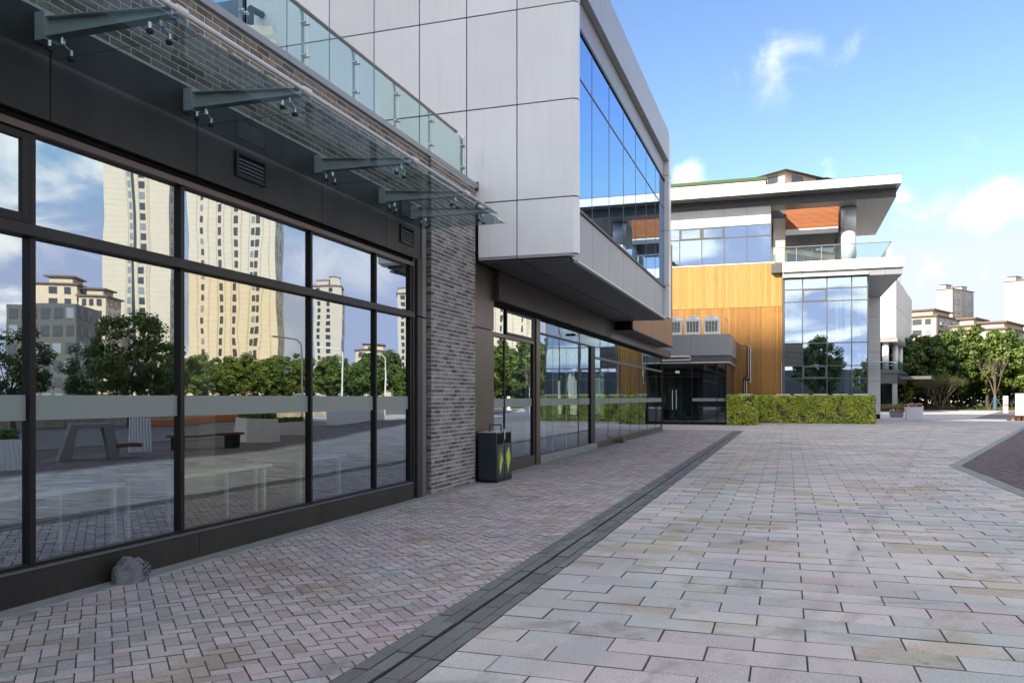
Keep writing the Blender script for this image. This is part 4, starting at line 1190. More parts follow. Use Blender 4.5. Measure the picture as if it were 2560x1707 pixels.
for a, b_ in ((49.525, 51.6), (51.6, 53.8), (53.8, 55.9)):
    box('parapet_panel', ep, M_grey, -3.24, -3.165, a + .005, b_ - .005, 4.09, 5.32, .004); box('band_panel', ep, M_greyd, -3.34, -3.24, a + .2, b_ + .19 if b_ < 55 else 55.9, 3.702, 4.085, .003)
    box('edge_trim', ep, M_led, -3.34, -3.20, a + .23, (b_ + .22) if b_ < 55 else 55.9, 3.63, 3.70, .003)
    box('side_panel', ep, M_brown, -3.46, -3.38, a + .2, (b_ + .19) if b_ < 55 else 55.9, 0, 3.62, .003)
mk('roof_deck', MB().box(-12, -3.25, 49.53, 55.9, 4.9, 5.1), M_greyd, ep)
mk('room', MB().box(-12, -3.48, 55.7, 55.9, 0, 3.6).box(-12, -3.48, 49.75, 55.6, .0, .1).box(-12, -3.48, 49.75, 55.6, 3.55, 3.62), M_inwall, ep)
for x in (-6.51, -6.28):
    mk('door_handle', MB().tube((x, 49.52, .88), (x, 49.52, 2.06), .018, .018, 8).tube((x, 49.52, 1.0), (x, 49.62, 1.0), .012, .012, 6).tube((x, 49.52, 1.95), (x, 49.62, 1.95), .012, .012, 6), M_inox, ep)
aw = part('roller_awning', B2)
mk('cassette', MB().tube((-7.9, 49.40, 4.03), (-5.46, 49.40, 4.03), .06, .06, 12), M_led, aw)
mk('front_bar', MB().tube((-7.9, 49.30, 3.82), (-5.46, 49.30, 3.82), .045, .045, 12), M_led, aw)
mk('arm', MB().path([(-5.46, 49.4, 4.03), (-5.44, 49.33, 3.92), (-5.46, 49.3, 3.82)], .03, 8).path([(-5.75, 49.4, 3.9), (-5.55, 49.33, 3.97)], .025, 8), M_inox, aw)
pipes = part('pipe_bundle', B2)
for k, (dx, c) in enumerate(((0, M_frame), (.07, M_pipe), (.15, M_frame), (.2, M_led))):
    mk('pipe', MB().path([(-3.1 + .2, 54.9, 4.95), (-2.55 + dx * .9, 54.9, 4.95), (-2.45 + dx, 54.9, 4.8), (-2.45 + dx, 54.95, 3.0 - .15 * k), (-2.7 + dx, 55.2, 2.8), (-2.72 + dx, 55.3, .2)], .035, 8), c, pipes)
mk('switch_plate', MB().box(-4.75 - 1.6, -4.5 - 1.6, 49.605, 49.617, 3.05, 3.2), M_inpale, ep)


def ac_unit(x, y, z, label):
    t = thing('air_conditioner', label, 'air conditioner', (x + .475, y + .4, z), 'rooftop air conditioners above the entrance')
    mk('cabinet', MB().cbox(x, x + .95, y, y + .78, z + .06, z + 1.0, .02).box(x + .05, x + .15, y + .05, y + .7, z, z + .058).box(x + .8, x + .9, y + .05, y + .7, z, z + .058), M_ac, t)
    g = mk('grille', MB().box(x + .09, x + .86, y - .004, y - .001, z + .20, z + .86), M_acd, t)
    bars = MB()
    for k in range(5): bars.box(x + .09 + k * .185, x + .12 + k * .185, y - .016, y - .004, z + .20, z + .86)
    for k in range(9): bars.box(x + .09, x + .86, y - .012, y - .0045, z + .22 + k * .078, z + .235 + k * .078)
    mk('grille_bars', bars, M_ac, g)
    mk('fan_housing', MB().tube((x + .47, y + .39, z + 1.0), (x + .47, y + .39, z + 1.18), .40, .37, 28), M_ac, t)


ac_unit(-4.86, 51.3, 5.42, 'white air conditioner at the outer end of the rooftop row')
ac_unit(-5.99, 51.3, 5.42, 'white air conditioner in the middle of the rooftop row')
ac_unit(-7.12, 51.3, 5.42, 'white air conditioner half hidden behind the near building')
mk('plant_stand', MB().box(-8, -3.7, 51.2, 52.2, 5.1, 5.42), M_ac, ep)
rr = part('roof_guardrail', B2)
mk('rail', MB().path([(-9, 51.0, 6.55), (-3.75, 51.0, 6.55), (-3.55, 51.0, 6.42), (-3.55, 51.0, 5.1)], .022, 8).path([(-3.55, 51.0, 6.42), (-3.55, 53.5, 6.42), (-3.55, 53.5, 5.1)], .022, 8), M_inox, rr)

# furniture inside the entrance
fc = thing('folding_chair', 'dark folding chair with thin metal legs behind the entrance glass', 'chair', (-5.75, 50.9, .1))
mk('seat', MB().box(-6.0, -5.55, 50.7, 51.1, .52, .56), M_frame, fc); mk('backrest', MB().box(-5.62, -5.57, 50.7, 51.1, .62, 1.0), M_frame, fc)
for x0, x1 in ((-6.05, -5.55), (-5.5, -6.0)):
    for y in (50.72, 51.08): mk('leg', MB().tube((x0, y, .1), (x1, y, .62), .016, .016, 6), M_inox, fc)
ft = thing('folding_table', 'dark folding table with crossed metal legs behind the entrance doors', 'table', (-7.0, 50.9, .1))
mk('table_top', MB().box(-7.6, -6.35, 50.5, 51.2, .78, .84), M_frame, ft); mk('skirt', MB().box(-7.55, -6.6, 50.55, 50.58, .2, .78), M_navy, ft)
for x0, x1 in ((-6.9, -6.45), (-6.4, -6.85)):
    for y in (50.56, 51.1): mk('leg', MB().tube((x0, y, .1), (x1, y, .78), .018, .018, 6), M_inox, ft)
ct = thing('reception_counter', 'pale reception counter behind the right hand entrance glass', 'counter', (-4.4, 51.5, .1))
mk('front', MB().box(-5.1, -3.6, 51.4, 51.45, .1, 1.0), mat('counter_grey', (.30, .33, .36), rough=.5), ct); mk('counter_top', MB().box(-5.15, -3.55, 51.3, 51.9, 1.0, 1.05), M_inpale, ct)


# ================================================================== HEDGE PLANTERS
def hedge(x0, x1, y0, y1, z1, label, dens=620):
    t = thing('ivy_planter', label, 'hedge', ((x0 + x1) / 2, (y0 + y1) / 2, 0), 'ivy covered mesh boxes in front of the end building')
    mk('box_core', MB().box(x0 + .06, x1 - .06, y0 + .06, y1 - .06, 0, z1 - .05), M_soil, t)
    wm = MB(); s = .075; n = int((x1 - x0) / s)
    for i in range(n + 1):
        x = x0 + i * (x1 - x0) / n; wm.box(x - .004, x + .004, y0 - .004, y0 + .004, 0, z1)
    for k in range(int(z1 / s) + 1): wm.box(x0, x1, y0 - .008, y0 - .0045, k * s, k * s + .008)
    n = int((y1 - y0) / s)
    for i in range(n + 1):
        y = y0 + i * (y1 - y0) / n; wm.box(x1 - .004, x1 + .004, y - .004, y + .004, 0, z1)
    mk('wire_mesh', wm, M_wire, t)
    for x in [x0] + [x0 + k * 1.7 for k in range(1, int((x1 - x0) / 1.7) + 1)] + [x1]:
        box('post', t, M_wire, x - .02, x + .02, y0 - .02, y0 + .03, 0, z1 + .01)
    lm = MB(); r = random.Random(int(x0 * 100) + 5)

    def leaf(p, nrm):
        nrm = (Vector(nrm) + Vector((r.uniform(-.7, .7), r.uniform(-.7, .7), r.uniform(-.3, .9)))).normalized()
        a = nrm.orthogonal().normalized(); a.rotate(Matrix.Rotation(r.uniform(0, 6.28), 3, nrm)); b = nrm.cross(a); s_ = r.uniform(.034, .072)
        lm.quad(p - a * s_, p + b * s_ * .75, p + a * s_, p - b * s_ * .75)
    for i in range(int((x1 - x0) * z1 * dens)):
        x = r.uniform(x0, x1); z = z1 * (r.random() ** .85)
        gap = mnoise.noise(Vector((x * 1.8, z * 1.6, x0)))
        if gap < -.28 and r.random() < .8: continue
        leaf(Vector((x, y0 - r.uniform(-.04, .10), z)), (0, -1, .2))
    for i in range(int((y1 - y0) * z1 * dens)):
        leaf(Vector((x1 + r.uniform(-.03, .10), r.uniform(y0, y1), r.uniform(0, z1))), (1, 0, .2)); 
    for i in range(int((x1 - x0) * 180)):
        xx = r.uniform(x0, x1); leaf(Vector((xx, r.uniform(y0, y0 + .35), z1 + r.uniform(-.05, .02) + .12 * max(0, mnoise.noise(Vector((xx * 2.3, 1, x0)))) * r.random())), (0, -.4, 1))
    f = mk('foliage', lm, M_ivy, t); f['kind'] = 'stuff'


hedge(-3.33, -1.83, 49.2, 54.0, 1.74, 'short ivy covered mesh box standing forward beside the entrance')
hedge(-1.78, 5.03, 54.35, 54.95, 1.73, 'long ivy covered mesh box in front of the curtain glazing')
for i, (x, y) in enumerate(((-2.9, 52.6), (-.65, 55.25), (.45, 55.25), (1.6, 55.25), (2.78, 55.25), (3.93, 55.25))):
    nm = ['behind the short ivy box', 'first from the timber wall behind the long ivy box', 'second from the timber wall behind the long ivy box', 'third from the timber wall behind the long ivy box', 'fourth from the timber wall behind the long ivy box', 'fifth from the timber wall behind the long ivy box'][i]
    t = thing('condenser_unit', 'white condenser top ' + nm, 'condenser', (x + .38, y + .25, 0), 'white condenser tops behind the ivy boxes')
    mk('cabinet', MB().cbox(x, x + .80, y, y + .45, .02, 1.74, .02), M_ac, t); mk('lid', MB().cbox(x - .02, x + .82, y - .02, y + .47, 1.745, 1.82, .015), M_ac, t)


# ================================================================== TREES
def tree_mesh(seed, h, rad, clear, clumps=60, per=110, leaf=.22, bark=None, leafm=None, stems=1, flat=.8):
    r = random.Random(seed); tm = MB(); lm = MB()
    cen = Vector((0, 0, clear + (h - clear) * .5)); rz = (h - clear) * .5
    cl = []
    while len(cl) < clumps:
        p = Vector((r.uniform(-1, 1), r.uniform(-1, 1), r.uniform(-1, 1)))
        if p.length > 1 or p.length < .35: continue
        q = Vector((p.x * rad * (1 + .25 * mnoise.noise(p * 2 + Vector((seed, 0, 0)))), p.y * rad * (1 + .25 * mnoise.noise(p * 2 + Vector((0, seed, 0)))), p.z * rz * (1 + .2 * mnoise.noise(p * 2.2)))) + cen
        cl.append((q, r.uniform(.14, .30) * rad))
    base = h * .022 + .03
    for s in range(stems):
        off = Vector((r.uniform(-.25, .25), r.uniform(-.25, .25), 0)) * (stems > 1)
        p0 = off; top = Vector((r.uniform(-.2, .2) * rad, r.uniform(-.2, .2) * rad, clear + rz * .5)); n = 5
        prev = p0
        for k in range(1, n + 1):
            t = k / n; q = p0.lerp(top, t) + Vector((r.uniform(-.06, .06), r.uniform(-.06, .06), 0)) * h * .15
            tm.tube(prev, q, base * (1 - .7 * (k - 1) / n), base * (1 - .7 * k / n), 8, caps=False); prev = q
        for (q, cr) in r.sample(cl, min(len(cl), 16)):
            a = p0.lerp(top, r.uniform(.45, 1.0)); mid = a.lerp(q, .5) + Vector((0, 0, -.05 * h * r.random()))
            tm.tube(a, mid, base * .34, base * .2, 5, caps=False); tm.tube(mid, q, base * .2, base * .06, 5, caps=False)
    for (q, cr) in cl:
        for i in range(per):
            d = Vector((r.gauss(0, 1), r.gauss(0, 1), r.gauss(.15, 1))).normalized()
            p = q + d * cr * (r.random() ** .4); p.z = q.z + (p.z - q.z) * flat
            nrm = (d + Vector((r.uniform(-.8, .8), r.uniform(-.8, .8), r.uniform(-.2, 1)))).normalized()
            a = nrm.orthogonal().normalized(); a.rotate(Matrix.Rotation(r.uniform(0, 6.28), 3, nrm)); b = nrm.cross(a); s_ = leaf * r.uniform(.5, 1.1)
            lm.quad(p - a * s_, p + b * s_ * .55, p + a * s_, p - b * s_ * .55)
    return tm.mesh('trunk', bark or M_bark, True), lm.mesh('crown', leafm or M_leaf)


TREES = [tree_mesh(1, 10.5, 3.7, 2.2, 95, 130, .25), tree_mesh(2, 9.8, 3.4, 2.1, 90, 130, .24, leafm=M_leaf2), tree_mesh(3, 11.2, 4.0, 2.4, 100, 130, .26, leafm=M_leaf2)]
NEAR = [tree_mesh(11, 6.0, 2.1, 1.3, 60, 130, .12, leafm=M_leaf), tree_mesh(12, 5.2, 1.9, 1.0, 54, 130, .11, leafm=M_leaf2)]


def tree(kind, x, y, label, sc=1.0, rz=0.0, group='trees at the back of the plaza', name='broadleaf_tree'):
    t = thing(name, label, 'tree', (0, 0, 0), group)
    link('trunk', kind[0], t); link('crown', kind[1], t)
    t.location = (x, y, 0); t.rotation_euler = (0, 0, rz); t.scale = (sc, sc, sc * rng.uniform(.95, 1.05))
    return t


rowx = [(15.6, 121, 2), (18.3, 126, 0), (20.4, 122, 1), (22.9, 127, 2), (25.2, 123, 0), (27.2, 128, 1), (29.4, 122, 2), (31.2, 118, 0)]
ordn = ['first', 'second', 'third', 'fourth', 'fifth', 'sixth', 'seventh']
for i, (x, y, k) in enumerate(rowx):
    tree(TREES[k], x, y, ('dark broadleaf tree, %s from the white panelled pavilion in the far row' % ordn[i]) if i < 7 else 'sunlit broadleaf tree at the picture edge behind the ribbed screen', 1.0 if i < 7 else .98, rng.uniform(0, 6.28))
for i, (x, y, k) in enumerate([(12, 136, 0), (17, 137, 1), (21.5, 139, 2), (26.5, 140, 0), (31, 138, 1), (35.5, 136, 2), (40, 130, 0), (45, 124, 1), (52, 120, 2)]):
    tree(TREES[k], x, y, 'dim broadleaf tree, %s of the rear row counted from the white pavilion' % (ordn + ['eighth', 'ninth'])[i], rng.uniform(.92, 1.02), rng.uniform(0, 6.28), 'rear row of trees')


def bare(seed, h, stems, spread, r0, depth=4, bark=None, wid=.5):
    r = random.Random(seed); m = MB(); tips = []

    def grow(p, d, L, rad, k):
        q = p + d * L
        m.tube(p, q, rad, rad * .68, 6 if k > 1 else 4, caps=False)
        if k == 0: tips.append(q); return
        for j in range(r.choice((2, 2, 3))):
            nd = (d + Vector((r.uniform(-1, 1), r.uniform(-1, 1), r.uniform(-.1, .6))) * wid).normalized()
            grow(q, nd, L * r.uniform(.6, .85), rad * .62, k - 1)
    for s in range(stems):
        a = 2 * math.pi * s / stems + r.uniform(-.3, .3)
        grow(Vector((0, 0, 0)) if stems == 1 else Vector((math.cos(a) * .1, math.sin(a) * .1, .0)), Vector((math.cos(a) * spread, math.sin(a) * spread, 1)).normalized(), h * .32, r0, depth)
    return m.mesh('branches', bark or M_barkp), tips


bt = thing('bare_tree', 'leafless pale tree with its foot wrapped in blue cloth', 'tree', (24.6, 116.2, 0))
mk('trunk', MB().tube((24.6, 116.2, 0), (24.6, 116.2, 2.2), .17, .13, 10, caps=False), M_barkp, bt)
bm, _ = bare(5, 4.6, 4, .30, .075, 4, wid=.38)
o = link('branches', bm, bt, (24.6, 116.2, 2.1))
mk('blue_wrap', MB().tube((24.6, 116.2, .05), (24.6, 116.2, 1.75), .27, .20, 12), M_blue, bt)
for dx, dy in ((.9, -.3), (-.8, -.5), (.1, .9)):
    mk('support_stake', MB().tube((24.6 + dx, 116.2 + dy, 0), (24.6, 116.2, 1.9), .03, .03, 6), M_barkp, bt)
mt = thing('multi_stem_tree', 'low rounded tree of many thin stems on the lawn edge', 'tree', (18.4, 116.4, 0))
bm, tips = bare(9, 4.6, 9, .55, .06, 4, wid=.42)
link('branches', bm, mt, (18.4, 116.4, 0))
r_ = random.Random(4); lm = MB()
for q in tips:
    for i in range(26):
        p = q + Vector((r_.gauss(0, .22), r_.gauss(0, .22), r_.gauss(0, .22))); a = Vector((r_.gauss(0, 1), r_.gauss(0, 1), r_.gauss(0, 1))).normalized(); b = a.orthogonal().normalized(); s_ = r_.uniform(.03, .075)
        lm.quad(p - a * s_, p + b * s_ * .6, p + a * s_, p - b * s_ * .6)
cr_ = link('crown', lm.mesh('crown', M_leaf3), mt, (18.4, 116.4, 0))
for dx, dy in ((1.1, -.3), (-1.1, -.3)):
    mk('support_stake', MB().tube((18.4 + dx, 116.4 + dy, 0), (18.4 + dx * .3, 116.4, 1.3), .025, .025, 6), M_barkp, mt)

# young bright shrub by the pavilion
sh = thing('young_shrub', 'small bright green shrub beside the white pavilion', 'shrub', (14.0, 112.5, 0))
a_, b_ = tree_mesh(21, 3.4, .8, 1.0, 22, 60, .12, leafm=mat('bright_leaf', (.20, .27, .02), rough=.5, rand=.4, trans=.25, coords='obj'))
link('trunk', a_, sh, (14.0, 112.5, 0)); link('crown', b_, sh, (14.0, 112.5, 0))
# undergrowth behind the trees: reads as one mass
um = MB(); r_ = random.Random(8)
for i in range(16000):
    x = r_.uniform(6, 60); y = 141 + r_.uniform(0, 4); z = r_.random() ** .7 * 7.5
    a = Vector((r_.gauss(0, 1), r_.gauss(0, .4), r_.gauss(0, 1))).normalized(); b = a.orthogonal().normalized(); s_ = r_.uniform(.25, .55); p = Vector((x, y, z))
    um.quad(p - a * s_, p + b * s_ * .6, p + a * s_, p - b * s_ * .6)
tag(mk('treeline', um, M_leaf2), 'dense dark thicket closing the view behind the trees', 'thicket', kind='stuff')


# ================================================================== STREET FURNITURE
def flowers(x0, x1, y0, y1, z, seed, dens=260, green=.55):
    r = random.Random(seed); lf = MB(); rd = MB(); wh = MB()
    for i in range(int((x1 - x0) * (y1 - y0) * dens * 3)):
        p = Vector((r.uniform(x0, x1), r.uniform(y0, y1), z + r.uniform(-.02, .16)))
        a = Vector((r.gauss(0, 1), r.gauss(0, 1), r.gauss(0, .6))).normalized(); b = a.orthogonal().normalized(); s_ = r.uniform(.03, .07)
        (lf if r.random() < green else (rd if r.random() < .7 else wh)).quad(p - a * s_, p + b * s_, p + a * s_, p - b * s_)
    return lf, rd, wh


def planter(x, y, w, d, h, label, taper=.12, m=None, group='planters standing on the plaza', fl=True, rz=0.0):
    t = thing('planter', label, 'planter', (0, 0, 0), group)
    m = m or M_planter; n = max(4, int(w / .085)); sx = 1 - taper
    body = MB(); k = 0
    xs = [-w / 2 + i * w / n for i in range(n + 1)]
    core = MB(); core.v += [(-w / 2 * sx, -d / 2 * sx, 0), (w / 2 * sx, -d / 2 * sx, 0), (w / 2 * sx, d / 2 * sx, 0), (-w / 2 * sx, d / 2 * sx, 0), (-w / 2, -d / 2, h), (w / 2, -d / 2, h), (w / 2, d / 2, h), (-w / 2, d / 2, h)]
    core.f += [(0, 1, 5, 4), (1, 2, 6, 5), (2, 3, 7, 6), (3, 0, 4, 7), (4, 5, 6, 7)]
    mk('body', core, m, t)
    for i in range(n):
        a, b = xs[i] + .008, xs[i + 1] - .008
        rb = MB()
        rb.v += [(a * sx, -d / 2 * sx - .018, .0), (b * sx, -d / 2 * sx - .018, .0), (b, -d / 2 - .018, h + .01), (a, -d / 2 - .018, h + .01), (a * sx, -d / 2 * sx, .0), (b * sx, -d / 2 * sx, .0), (b, -d / 2, h + .01), (a, -d / 2, h + .01)]
        rb.f += [(0, 1, 2, 3), (1, 5, 6, 2), (4, 0, 3, 7), (3, 2, 6, 7), (4, 5, 1, 0)]
        mk('rib', rb, m, t)
    if fl:
        lf, rd, wh = flowers(-w / 2 + .03, w / 2 - .03, -d / 2 + .03, d / 2 - .03, h + .03, int(abs(x * 13 + y * 7)), green=1.1 if 'mirrored' in label else .55)
        for nm, mm, mb in (('foliage', M_leaf2, lf), ('blossoms', M_flr, rd), ('blossoms', M_flw, wh)):
            if mb.v: mk(nm, mb, mm, t)['kind'] = 'stuff'
    t.location = (x, y, 0); t.rotation_euler = (0, 0, rz)
    return t


planter(8.65, 65.4, 1.12, .95, .92, 'white ribbed flower planter nearest the white corner pier')
planter(9.35, 69.6, 1.0, .9, .95, 'white flower planter half hidden behind the front ribbed planter')
planter(8.35, 72.5, 1.0, .9, .42, 'low grey planter standing left behind the white ribbed planter', m=M_planterg)
sc_ = thing('ribbed_screen', 'white ribbed screen with dark wooden bench at the picture edge', 'screen', (16.3, 65.2, 0))
x = 15.05
while x < 18:
    box('rib', sc_, M_planter, x, x + .17, 65.0, 65.12, .36, 1.86, .01); x += .19
mk('screen_back', MB().box(15.05, 18.0, 65.13, 65.25, .0, 1.88), M_planter, sc_)
be = mk('bench_seat', MB().box(14.45, 18, 64.2, 64.98, .30, .37), M_benchw, sc_)
for x in (14.47, 15.25, 16.4, 17.6): mk('bench_support', MB().box(x, x + .5 if x > 14.5 else x + .12, 64.25, 64.95, 0, .298), M_benchw, be)
mk('leg', MB().box(14.95, 15.15, 64.25, 64.95, 0, .298), M_benchw, be)
sg = thing('sign_post', 'slim white sign post with a small orange notice on the far paving', 'sign', (21.6, 97.5, 0))
mk('body', MB().cbox(21.4, 21.83, 97.4, 97.6, 0, 1.76, .01), M_whiteB, sg); mk('notice', MB().box(21.42, 21.81, 97.395, 97.399, .72, .95), M_orange, sg)
fb = thing('flower_bed', 'low planted bed along the foot of the white pavilion', 'flower bed', (11, 103, 0))
mk('edging', MB().box(7.5, 13.2, 102.6, 104.2, 0, .28), M_frame, fb)
lf, rd, wh = flowers(7.6, 13.1, 102.6, 104.2, .4, 5, 60)
for q in (lf,): q.v = [(a, b, .28 + (c - .38) * 3) for a, b, c in q.v]
mk('foliage', lf, M_leaf2, fb)['kind'] = 'stuff'; mk('blossoms', rd, M_flr, fb)['kind'] = 'stuff'

# ================================================================== WHITE PAVILION BEYOND
B3 = thing('white_pavilion', 'white panelled building with ribbed metal side beyond the corner pier', 'building', (0, 0, 0))
for a, b_ in ((-8, -5.6), (-5.6, -3.2), (-3.2, -1.6), (-1.6, 0)):
    for z0, z1 in ((8.62, 9.3), (9.3, 12.2), (12.2, 12.9), (12.9, 15.6)):
        box('wall_panel', B3, M_whiteB, a + .01, b_ - .01, 0, .08, z0 + .01, z1 - .01, .006)
fin = M_fascia
k = 0; y = .1
while y < 25.7:
    for z0, z1 in ((8.62, 12.2), (12.25, 15.7)):
        box('fin', B3, M_led, -.12, .06 if k % 2 else .0, y + .01, y + .42, z0, z1, .01)
    y += .43; k += 1
mk('core', MB().box(-8, -.13, .1, 25.8, 8.6, 15.6), M_grey, B3)
mk('soffit_edge', MB().box(-8.1, .16, -.1, 26, 8.12, 8.58), M_soffit2, B3)
mk('balcony_slab', MB().box(-8, .3, -.2, 18, 4.45, 4.85), M_greyd, B3); mk('podium_band', MB().box(-8, .1, .0, 18, 3.25, 4.44), M_greyd, B3)
mk('podium_wall', MB().box(-8, -1.2, .35, 18, 0, 3.2), M_navy, B3)
for i in range(3):
    box('pane', B3, M_glassD, -4.0 + i * 1.35, -2.72 + i * 1.35, .2, .21, 0.1, 3.1); box('mullion', B3, M_frame, -4.06 + i * 1.35, -4.0 + i * 1.35, .15, .3, 0, 3.2)
mk('wing_pier', MB().box(-.4, .1, .1, .7, 0, 3.24), M_grey, B3)
mk('recess_wall', MB().box(-8, -3.0, 2.6, 18, 4.86, 8.1), M_greyd, B3)
for x, y in ((-1.2, .8), (-.6, 6), (-.5, 12), (-3.2, .8)): mk('column', MB().tube((x, y, 4.86), (x, y, 8.11), .36, .36, 24), M_whiteB, B3, smooth=True)
box('glass_panel', B3, M_rail, -8, .15, -.12, -.108, 4.86, 5.9); box('glass_panel', B3, M_rail, .16, .172, -.1, 16, 4.86, 5.9)
mk('porch_roof', MB().box(.32, 3.6, 1, 9, 3.75, 4.1), M_greyd, B3)
mk('roof_sign_frame', MB().tube((-.3, 8, 15.6), (-.3, 8, 17.3), .05, .05, 6).tube((-.3, 10, 15.6), (-.3, 10, 17.3), .05, .05, 6).box(-.4, -.25, 8, 10, 16.0, 17.3), M_led, B3)
B3.location = (12.06, 105, 0); B3.rotation_euler = (0, 0, R(-11))


# ================================================================== FAR BUILDINGS
def block(name, label, x, y, rot, w, d, fl, fh, wall, front=(), side=(), left=(), roof=None, group=None, joined=False, over=.6, bands=()):
    """rendered block: window columns on its -y face (front), +x face (side), -x face (left)"""
    t = thing(name, label, 'building', (0, 0, 0), group)
    h = fl * fh
    mk('wall', MB().box(0, w, 0, d, 0, h), wall, t)
    stuff = MB(); stuff2 = MB()
    for face, cols in (('f', front), ('s', side), ('l', left)):
        for (c0, c1, zf0, zf1, kind) in cols:
            for k in range(fl):
                z0, z1 = k * fh + zf0 * fh, k * fh + zf1 * fh
                if face == 'f': b = (c0, c1, -.12, .02, z0, z1)
                elif face == 's': b = (w - .02, w + .12, c0, c1, z0, z1)
                else: b = (-.12, .02, c0, c1, z0, z1)
                mm = M_winl if (kind == 'l' or (kind == 'm' and (k * 7 + int(c0 * 3)) % 3 == 0)) else M_winf
                if joined: (stuff2 if mm is M_winl else stuff).box(*b)
                else:
                    o = box('window', t, mm, *b)
                    if kind == 'b':
                        q = list(b)
                        if face == 'f': q[2] = -.9; q[3] = -.125
                        elif face == 's': q[0] = w + .125; q[1] = w + .9
                        else: q[0] = -.9; q[1] = -.125
                        box('balcony', t, M_winl, q[0], q[1], q[2], q[3], z0, z0 + .95)
    if stuff.v: mk('windows', stuff, M_winf, t)['kind'] = 'stuff'
    if stuff2.v: mk('windows', stuff2, M_winl, t)['kind'] = 'stuff'
    for (b0, b1, z, hh, mm) in bands: mk('band', MB().box(-.25, w + .25, -.25, d + .25, z, z + hh), mm, t)
    if roof == 'eaves':
        mk('roof', MB().box(-over, w + over, -over, d + over, h, h + .45), M_roofb, t)
        mk('attic', MB().box(w * .2, w * .8, d * .2, d * .8, h + .451, h + 2.3), M_beige, t); mk('attic_roof', MB().box(w * .2 - over * 1.4, w * .8 + over * 1.4, d * .2 - over * 1.4, d * .8 + over * 1.4, h + 2.301, h + 2.75), M_roofb, t)
    elif roof == 'crown':
        mk('roof', MB().box(-.5, w + .5, -.5, d + .5, h, h + .6), M_brownwall, t)
        mk('lift_tower', MB().box(w * .05, w * .45, d * .1, d * .35, h + .61, h + 4.2), wall, t); mk('lift_tower', MB().box(w * .3, w * .9, d * .5, d * .75, h + .61, h + 3.4), wall, t)
        mk('cap', MB().box(w * .02, w * .5, d * .08, d * .38, h + 4.21, h + 4.6), M_brownwall, t); mk('cap', MB().box(w * .27, w * .93, d * .48, d * .77, h + 3.41, h + 3.8), M_brownwall, t)
    elif roof == 'hip':
        k = MB(); k.v += [(-over, -over, h), (w + over, -over, h), (w + over, d + over, h), (-over, d + over, h), (w / 2, d / 2, h + 1.0)]; k.f += [(0, 1, 4), (1, 2, 4), (2, 3, 4), (3, 0, 4), (3, 2, 1, 0)]
        mk('roof', k, M_roofb, t)
    t.location = (x, y, 0); t.rotation_euler = (0, 0, rot)
    return t


def colsat(xs, w, z0=.28, z1=.8, kind='m'): return [(x, x + w, z0, z1, kind) for x in xs]


# apartments over the trees (right)
yA = 270.0
sc2 = yA / 190.0
block('apartment_block', 'brown eaved apartment block left of the slender white tower', 24.8 * sc2 - 6, yA, R(-26), 13, 26, 8, 3.15, M_beige,
      front=colsat((1.5, 6.5), 2.6) + colsat((10,), 1.6), side=colsat((2, 14, 20), 4, .2, .85, 'b') + colsat((8, 18.6), 2.2), roof='eaves', group='apartments above the far trees')
block('apartment_block', 'stepped apartment block joined low beside the slender tower', 31.2 * sc2, yA - 8, R(-26), 6, 20, 7, 3.1, M_beige,
      front=colsat((1.8,), 2.4), side=colsat((2, 12), 4, .2, .85, 'b') + colsat((8, 17), 2), roof='eaves', group='apartments above the far trees')
block('apartment_block', 'pale apartment block with blank end wall between the two towers', 32.6 * sc2, yA - 18, R(-26), 9.5, 34, 6, 3.3, M_cream,
      side=colsat((3, 11, 21, 28), 3.6, .2, .85, 'b') + colsat((8, 17, 25.6), 1.8), roof='eaves', group='apartments above the far trees')
# slender tower and the tower at the edge
kT = 700 / 300.
block('residential_tower', 'slender white residential tower standing above the apartment roofs', 46.99 * kT, 707, R(-34), 12, 36, 26, 3.25, M_cream,
      side=colsat((3, 8, 11, 26, 30), 2.0, .25, .8, 'm') + colsat((17,), 5.5, .1, .95, 'f') + colsat((.6,), 1.4, .0, 1.0, 'f') + colsat((33,), 2.4, .1, .98, 'f'), roof='crown', group='residential towers', joined=True)
block('residential_tower', 'white residential tower cut by the picture edge', 66.2 * kT, 700, R(-34), 13.5, 40, 27, 3.25, M_cream,
      side=colsat((5, 9, 20, 28, 34), 2.2, .25, .8, 'm') + colsat((.6,), 3.2, .0, 1.0, 'f') + colsat((13,), 5, .1, .95, 'f'), roof='crown', group='residential towers', joined=True)
